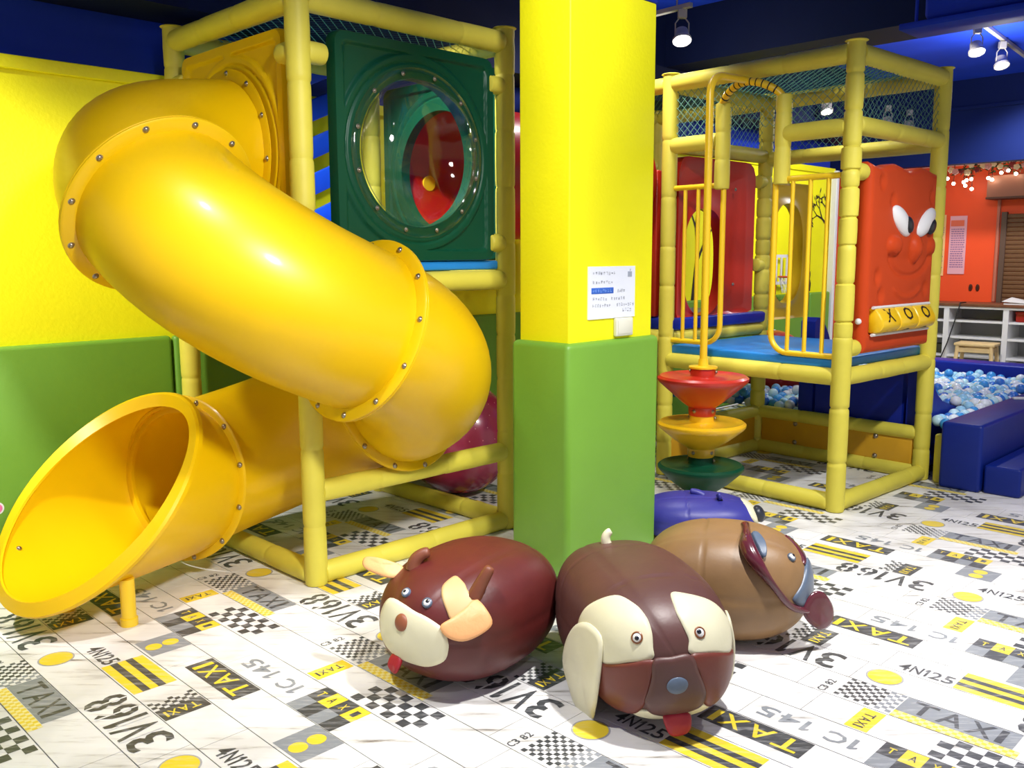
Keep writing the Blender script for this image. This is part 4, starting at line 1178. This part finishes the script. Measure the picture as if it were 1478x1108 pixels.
# ================================================================= FAR SIDE: COUNTER, STOOL, WALL ITEMS
cu = room_empty('shelf_counter', 8.65, 0, 0, label='long white open shelf counter with a brown wooden top before the orange wall', cat='counter')
MB().rbox((-.02, -2.6, .868), (.45, 1.7, .90), .006, 2).obj('counter_top', m_wood, cu)
for y_ in (-2.4, -1.62, -.82, -.2, .42, 1.04, 1.66):
    MB().box((0, y_-.028, 0), (.42, y_+.028, .868)).obj('divider', m_white, cu, False)
for z in (.10, .305, .515, .70):
    MB().box((.012, -2.4, z-.011), (.42, 1.66, z+.011)).obj('shelf', m_white, cu, False)
MB().box((.405, -2.4, .0), (.42, 1.66, .868)).obj('back_panel', mat('shelf_back_grey', (.66, .66, .66), .6), cu, False)
MB().box((-.002, -2.4, .842), (.02, 1.66, .868)).obj('top_edge', m_white, cu, False)
rbx = room_empty('red_box', 8.85, -.36, .711, label='small red box on the top shelf of the white counter', cat='box')
MB().rbox((-.1, -.09, 0), (.1, .09, .10), .008, 2).obj('body', m_red, rbx); MB().rbox((-.105, -.095, .085), (.105, .095, .112), .005, 2).obj('lid', m_red, rbx)
dk = room_empty('dark_basket', 8.85, .52, .316, label='dark olive basket on the lower left shelf of the white counter', cat='basket')
MB().lathe([(.07, 0), (.085, .10), (.09, .10), (.076, .006), (1e-5, .006)], 20).obj('body', mat('olive_basket', (.24, .24, .16), .7), dk); MB().tube([(.087*cos(2*PI*k/24), .087*sin(2*PI*k/24), .10) for k in range(24)], .005, 6, closed=True).obj('rim', mat('olive_basket', (.24, .24, .16), .7), dk)
pp = room_empty('paper_sheets', 8.78, -.30, .90, label='loose white papers lying on the brown counter top', cat='papers')
MB().box((-.1, -.16, .0), (.12, .14, .012)).obj('lower_sheet', m_white, pp, False)
V = [(-.1, -.12, .014), (.1, -.16, .014), (.1, .12, .07), (-.1, .16, .03), (-.1, -.12, .018), (.1, -.16, .018), (.1, .12, .074), (-.1, .16, .034)]
MB().add(V, [(0, 3, 2, 1), (4, 5, 6, 7), (0, 1, 5, 4), (1, 2, 6, 5), (2, 3, 7, 6), (3, 0, 4, 7)]).obj('curled_sheet', m_white, pp, False)
cb_ = MB().tube([W(8.80, .27, .905), W(8.63, .272, .906), W(8.615, .275, .86), W(8.60, .31, .70), W(8.58, .37, .45), W(8.54, .44, .22), W(8.50, .50, .02)], .007, 8).obj('power_cord', m_black); tag(cb_, 'black power cord hanging down the front of the shelf counter', 'cord')
so_ = empty('wooden_stool', (5.03, 9.77, 0), ANG+rad(6), 'pale wooden stool standing in front of the shelf counter', 'stool')
MB().rbox((-.15, -.20, .47), (.15, .20, .50), .008, 2).obj('seat', m_pine, so_)
for sx_ in (-1, 1):
    for sy_ in (-1, 1):
        MB().tube([(sx_*.125, sy_*.165, .47), (sx_*.155, sy_*.195, 0)], .021, 8).obj('leg', m_pine, so_)
for sx_ in (-1, 1): MB().rbox((sx_*.128-.01, -.16, .40), (sx_*.128+.01, .16, .45), .004, 1).obj('apron', m_pine, so_)
for sy_ in (-1, 1): MB().rbox((-.12, sy_*.168-.01, .40), (.12, sy_*.168+.01, .45), .004, 1).obj('apron', m_pine, so_)
# posters
m_post = mat('poster_pink', (.90, .66, .70), .6); m_line = mat('poster_ink', (.55, .40, .56), .7); m_head = mat('poster_orange', (.90, .42, .30), .6)
def poster(a, bc, zc, w_, h_, m, label, head):
    p = room_empty('wall_poster', a, bc, zc, label=label, cat='poster')
    MB().box((-.006, -w_/2, -h_/2), (0, w_/2, h_/2)).obj('sheet', m, p, False)
    mb = MB(); rn = random.Random(int(abs(bc)*100)); k = 0; z = h_/2-.16
    while z > -h_/2+.06:
        x_ = w_/2-.02
        while x_ > -w_/2+.03:
            l = rn.uniform(.012, .03); mb.box((-.0085, max(-w_/2+.015, x_-l), z), (-.0065, x_, z+.011)); x_ -= l+.006
        z -= .026
    mb.obj('printed_lines', m_line, p, False)
    MB().box((-.009, -w_/2+.03, h_/2-.12), (-.0065, w_/2-.01, h_/2-.05)).obj('heading', head, p, False)
poster(9.295, .573, 1.552, .19, .68, m_post, 'tall pink poster with printed lines on the orange wall', m_head)
poster(9.295, .80, 1.55, .17, .72, mat('poster_cream', (.93, .74, .50), .6), 'tall cream poster with printed lines left of the pink one', mat('poster_green', (.45, .55, .30), .6))
for y_ in (.395, .318):
    s_ = room_empty('cup_hook_plate', 9.298, y_, 1.055, label='dark oval pull on the orange wall above the counter, ' + ('left' if y_ > .35 else 'right') + ' one of two', cat='pull')
    MB().lathe([(1e-5, -.012), (.018, -.012), (.022, -.006), (.022, 0)], 18, 0, Matrix.Diagonal((1, 1, 1.9, 1)) @ Matrix.Rotation(PI/2, 4, 'Y')).obj('plate', mat('dark_bronze', (.33, .11, .06), .4), s_)
    MB().rbox((-.018, -.005, -.02), (-.010, .005, .02), .002, 1).obj('slot', m_black, s_)
# shutter, its housing and frame
sh = room_empty('roller_shutter', 9.28, -.70, .90, label='brown roller shutter over the counter at the right edge', cat='shutter')
m_shut = mat('brown_slat', (.44, .30, .19), .5, noise=.1)
for k in range(20): MB().rbox((-.012, -.75, .0+k*.05), (.01, .75, .046+k*.05), .006, 2).obj('slat', m_shut, sh)
MB().rbox((-.03, .74, -.01), (.015, .80, 1.02), .004, 1).obj('side_rail', mat('brown_rail', (.36, .27, .22), .5), sh)
bx = room_empty('shutter_housing', 9.20, -.60, 2.07, label='dusty pink shutter box above the brown shutter', cat='housing')
MB().rbox((-.16, -.85, 0), (.09, .81, .25), .012, 2).obj('box', mat('dusty_pink_metal', (.62, .40, .33), .5), bx); MB().rbox((-.165, -.85, -.012), (.09, .815, .012), .004, 1).obj('lip', mat('dark_lip', (.34, .20, .16), .5), bx)
MB().tube([W(9.285, .135, .9), W(9.285, .14, 2.07)], .02, 8).obj('trim_7', mat('pipe_pink', (.74, .42, .32), .5)); tag(bpy.data.objects['trim_7'], kind='structure')
# garland
gl = room_empty('flower_garland', 9.05, 0, 2.40, label='garland of green leaves and pale roses with small lights above the shutter', cat='garland')
rg = random.Random(4); mb = MB(); mf = [MB(), MB(), MB()]
MB().tube([(0, .62, .0), (-.02, .2, .02), (0, -.3, .0), (0, -.9, .02)], .012, 8).obj('vine', mat('vine_green', (.20, .30, .14), .7), gl)
for k in range(260):
    y_ = rg.uniform(-.9, .62); c = Vector((rg.uniform(-.1, .06), y_, rg.gauss(0, .035)+.0)); d = Vector((rg.uniform(-1, 1), rg.uniform(-1, 1), rg.uniform(-1, 1))).normalized(); e = d.orthogonal().normalized()
    L = rg.uniform(.04, .07); V = [c, c+d*L*.5+e*L*.25+Vector((0, 0, .006)), c+d*L, c+d*L*.5-e*L*.25+Vector((0, 0, .006))]; mb.add(V, [(0, 1, 2), (0, 2, 3)])
o = mb.obj('leaves', mat('leaf_green', (.22, .34, .16), .6, noise=.2), gl, False); o['kind'] = 'stuff'
m_rose = [mat('rose_cream', (.95, .86, .72), .6), mat('rose_pink', (.90, .66, .66), .6), mat('rose_wine', (.52, .14, .18), .6)]
for k in range(26):
    y_ = .58-k*.058; c = (rg.uniform(-.13, -.06), y_, rg.uniform(-.04, .05)); R_ = rg.uniform(.025, .04)
    f_ = MB()
    f_.sphere(c, R_*.6, 6)
    for q_ in range(5):
        t = 2*PI*q_/5+k; f_.sphere((c[0]-.005, c[1]+R_*.55*cos(t), c[2]+R_*.55*sin(t)), R_*.5, 5, 0, (.6, 1, 1))
    f_.obj('rose', m_rose[k % 3 if k % 4 else 0], gl, 'all')
m_bulb = mat('fairy_bulb', (1, .9, .75), .4, emit=((1, .86, .62), 9))
for (y_, z_) in ((.62, -.08), (.55, -.14), (.44, -.13), (.41, -.11), (.36, -.10), (.42, -.17), (.35, -.21), (.18, -.10), (.14, -.12), (.05, -.05), (-.02, -.03), (-.1, -.07), (-.2, -.03)):
    w_ = MB().tube([(-.06, y_, -.0), (-.07, y_, z_)], .003, 5).obj('light_wire', m_black, gl)
    MB().sphere((-.07, y_, z_-.012), .019, 8).obj('bulb', m_bulb, w_, 'all')

# ---- flat prints on the padded wall (stickers lie on the paint)
m_stk = mat('black_sticker', (.16, .13, .08), .6)
def branch(mb, p, ang, L, r, depth, rn, y):
    q = (p[0]+cos(ang)*L, p[1]+sin(ang)*L); n_ = Vector((-sin(ang), cos(ang)))
    mb.add([(p[0]+n_.x*r, y, p[1]+n_.y*r), (p[0]-n_.x*r, y, p[1]-n_.y*r), (q[0]-n_.x*r*.6, y, q[1]-n_.y*r*.6), (q[0]+n_.x*r*.6, y, q[1]+n_.y*r*.6)], [(0, 1, 2, 3)])
    if depth == 0:
        for _ in range(3):
            c = (q[0]+rn.uniform(-.04, .04), q[1]+rn.uniform(-.04, .04)); a = rn.uniform(0, PI)
            mb.add([(c[0]+.03*cos(a), y, c[1]+.03*sin(a)), (c[0]+.01*cos(a+1.6), y, c[1]+.01*sin(a+1.6)), (c[0]-.03*cos(a), y, c[1]-.03*sin(a)), (c[0]-.01*cos(a+1.6), y, c[1]-.01*sin(a+1.6))], [(0, 1, 2, 3)])
        return
    for s_ in (-1, 1): branch(mb, q, ang+s_*rn.uniform(.25, .65), L*rn.uniform(.6, .8), r*.6, depth-1, rn, y)
mb = MB(); rn = random.Random(14)
mb.add([(4.82, 1.287, 1.04), (4.93, 1.287, 1.04), (4.93, 1.287, 1.5), (4.89, 1.287, 1.5)], [(0, 1, 2, 3)]); branch(mb, (4.91, 1.48), 1.75, .22, .022, 3, rn, 1.287); branch(mb, (4.91, 1.40), 1.0, .26, .018, 3, rn, 1.287)
mb.obj('tree_sticker', m_stk, wall, False)
mb = MB(); branch(mb, (7.42, 1.75), 2.6, .16, .02, 3, rn, 1.287); branch(mb, (7.40, 1.85), 2.0, .12, .016, 2, rn, 1.287); mb.obj('branch_sticker', m_stk, wall, False)
mb = MB()
for (cx, cz, s_) in ((7.03, 1.06, 1), (6.74, 1.06, .8)):
    pts = [(-.07, 0), (.05, 0), (.06, .08), (.035, .13), (.045, .17), (.04, .215), (.02, .19), (.0, .19), (-.018, .215), (-.025, .165), (-.01, .13), (-.05, .07), (-.09, .06), (-.10, .16), (-.115, .16), (-.11, .04)]
    mb.add([(cx+x_*s_, 1.2875, cz+z_*s_) for x_, z_ in pts], [tuple(range(len(pts)))])
mb.obj('cat_sticker', m_stk, wall, False)
mb = MB(); mb.lathe([(1e-5, 0), (.022, 0), (.022, .003), (1e-5, .003)], 20, 0, Matrix.Translation((-.93, 1.240, .292)) @ Matrix.Rotation(PI/2, 4, 'X')); o = mb.obj('flower_sticker', mat('sticker_pink', (.86, .42, .62), .5), wall)
MB().lathe([(1e-5, 0), (.030, 0), (.030, .002), (1e-5, .002)], 20, 0, Matrix.Translation((-.93, 1.2405, .292)) @ Matrix.Rotation(PI/2, 4, 'X')).obj('sticker_border', m_white, wall)
# toy basketball hoop
bh = room_empty('toy_basketball_hoop', 6.25, 1.22, 1.15, label='white toy basketball hoop with red rim by the yellow wall', cat='hoop')
mb = MB(); 
for (a, b_) in (((-.2, .0), (-.17, .30)), ((.17, .0), (.2, .30)), ((-.2, .27), (.2, .30)), ((-.2, 0), (.2, .03)), ((-.04, .03), (-.015, .27)), ((.06, .03), (.085, .27))): mb.box((a[0], 0, a[1]), (b_[0], .012, b_[1]))
mb.obj('backboard', m_white, bh, False)
MB().tube([(.02+.10*cos(2*PI*k/24), -.11+.10*sin(2*PI*k/24), .08) for k in range(24)], .008, 8, closed=True).obj('rim', m_red, bh)
mb = MB()
for k in range(10):
    t = 2*PI*k/10; t2_ = t+.5
    for s_ in (.5, -.5): mb.tube([(.02+.10*cos(t), -.11+.10*sin(t), .08), (.02+.06*cos(t+s_), -.11+.06*sin(t+s_), -.08)], .003, 5)
mb.obj('hoop_net', m_white, bh)
MB().tube([(0, .03, -.1), (0, .03, .1)], .014, 8).obj('bracket', m_red, bh)

# ================================================================= CEILING FITTINGS
def track(p, q):
    p, q = Vector(p), Vector(q); d = (q-p); o = empty('light_track', (p+q)/2, math.atan2(d.y, d.x))
    L = d.length/2
    MB().rbox((-L, -.018, -.016), (L, .018, .016), .003, 1).obj('track_bar', m_lampm, o)
    for x_ in (-L*.8, L*.8): MB().tube([(x_, 0, .01), (x_, 0, 3.3-o.location.z)], .006, 6).obj('hanger', m_lampm, o)
    return o
def lamp(first, loc, aim, label):
    if first is None:
        o = empty('track_spotlight', loc, 0)
        MB().rbox((-.03, -.02, -.03), (.03, .02, .03), .004, 1).obj('adapter', m_lampm, o)
        for s_ in (-1, 1): MB().tube([(s_*.022, 0, -.03), (s_*.045, 0, -.06), (s_*.045, 0, -.145)], .005, 6).obj('bracket_arm', m_lampm, o)
        Q = Matrix.Translation((0, 0, -.15)) @ Matrix.Rotation(aim, 4, 'X')
        hd = MB().lathe([(.03, .06), (.042, .055), (.05, .0), (.062, -.012), (.062, -.03), (.052, -.03), (.046, .0)], 24, 0, Q).obj('lamp_head', m_lampm, o)
        MB().lathe([(1e-5, -.026), (.050, -.024), (.050, -.018), (1e-5, -.018)], 24, 0, Q).obj('lens', m_lamp, hd)
    else:
        o = copy_tree(first); o.location = loc
    tag(o, label, 'spotlight', 'track spotlights under the ceiling'); return o
cv = Vector((0, 0, HC))
def up_(p, k=1.156): return cv+(Vector(p)-cv)*k
L1 = lamp(None, up_((.994, 5.5, 2.836)), rad(-25), 'grey track spotlight just right of the yellow column top')
L2_ = lamp(L1, up_((3.202, 6.5, 2.975)), 0, 'lit track spotlight at upper right, left one of the pair')
L3_ = lamp(L1, up_((3.666, 7.05, 2.993)), 0, 'lit track spotlight at upper right, right one of the pair')
for loc, lb in (((3.031, 9.0, 2.98), 'far track spotlight seen through the net left of the padded post'), ((4.026, 10., 2.99), 'far track spotlight seen through the net, left of the close pair'), ((4.386, 10.3, 2.99), 'far track spotlight seen through the net, right of the close pair')):
    lamp(L1, loc, 0, lb)
a_ = L1.location; tr = track(a_+Vector((-.75, .85, .045)), a_+Vector((.05, -.05, .045))); tag(tr, 'thin grey light track running behind the column top', 'light track')
a_, b_ = L2_.location, L3_.location; d_ = (b_-a_); tr = track(a_-d_*.1+Vector((0, 0, .045)), b_+d_*1.6+Vector((0, 0, .045))); tag(tr, 'grey light track across the blue ceiling at upper right', 'light track')
rl = empty('recessed_downlight', W(5.73, -.39, 3.3), 0, 'small round lit downlight flush in the blue ceiling', 'downlight')
MB().lathe([(.05, -.008), (.07, -.008), (.075, 0), (.05, 0), (.05, -.008)], 24).obj('ring', m_white, rl); MB().lathe([(1e-5, -.004), (.05, -.004), (.05, 0), (1e-5, 0)], 24).obj('lens', m_lamp, rl)
ac = room_empty('air_conditioner', 3.28, -1.14, 2.72, label='blue painted air conditioner on a hanging tray at the upper right', cat='air conditioner')
MB().rbox((-.02, -2.2, 0), (.27, .02, .035), .006, 2).obj('tray', m_blue, ac)
MB().rbox((.02, -.62, .045), (.24, -.10, .34), .03, 4).obj('housing', m_blue, ac)
MB().tube([(.13, -.64, .15), (.13, -1.2, .15)], .10, 20).obj('fan_drum', mat('fan_black', (.08, .08, .09), .6), ac)
MB().tube([(.0, -.70, .05), (.0, -.76, .16), (.02, -.9, .19), (.05, -1.1, .24)], .010, 8).obj('cable', m_lampm, ac)
MB().tube([(.05, -.05, .03), (.05, -.05, .58)], .010, 8).obj('hanger_rod', m_blue, ac); MB().tube([(.2, -1.5, .03), (.2, -1.5, .58)], .010, 8).obj('hanger_rod', m_blue, ac)
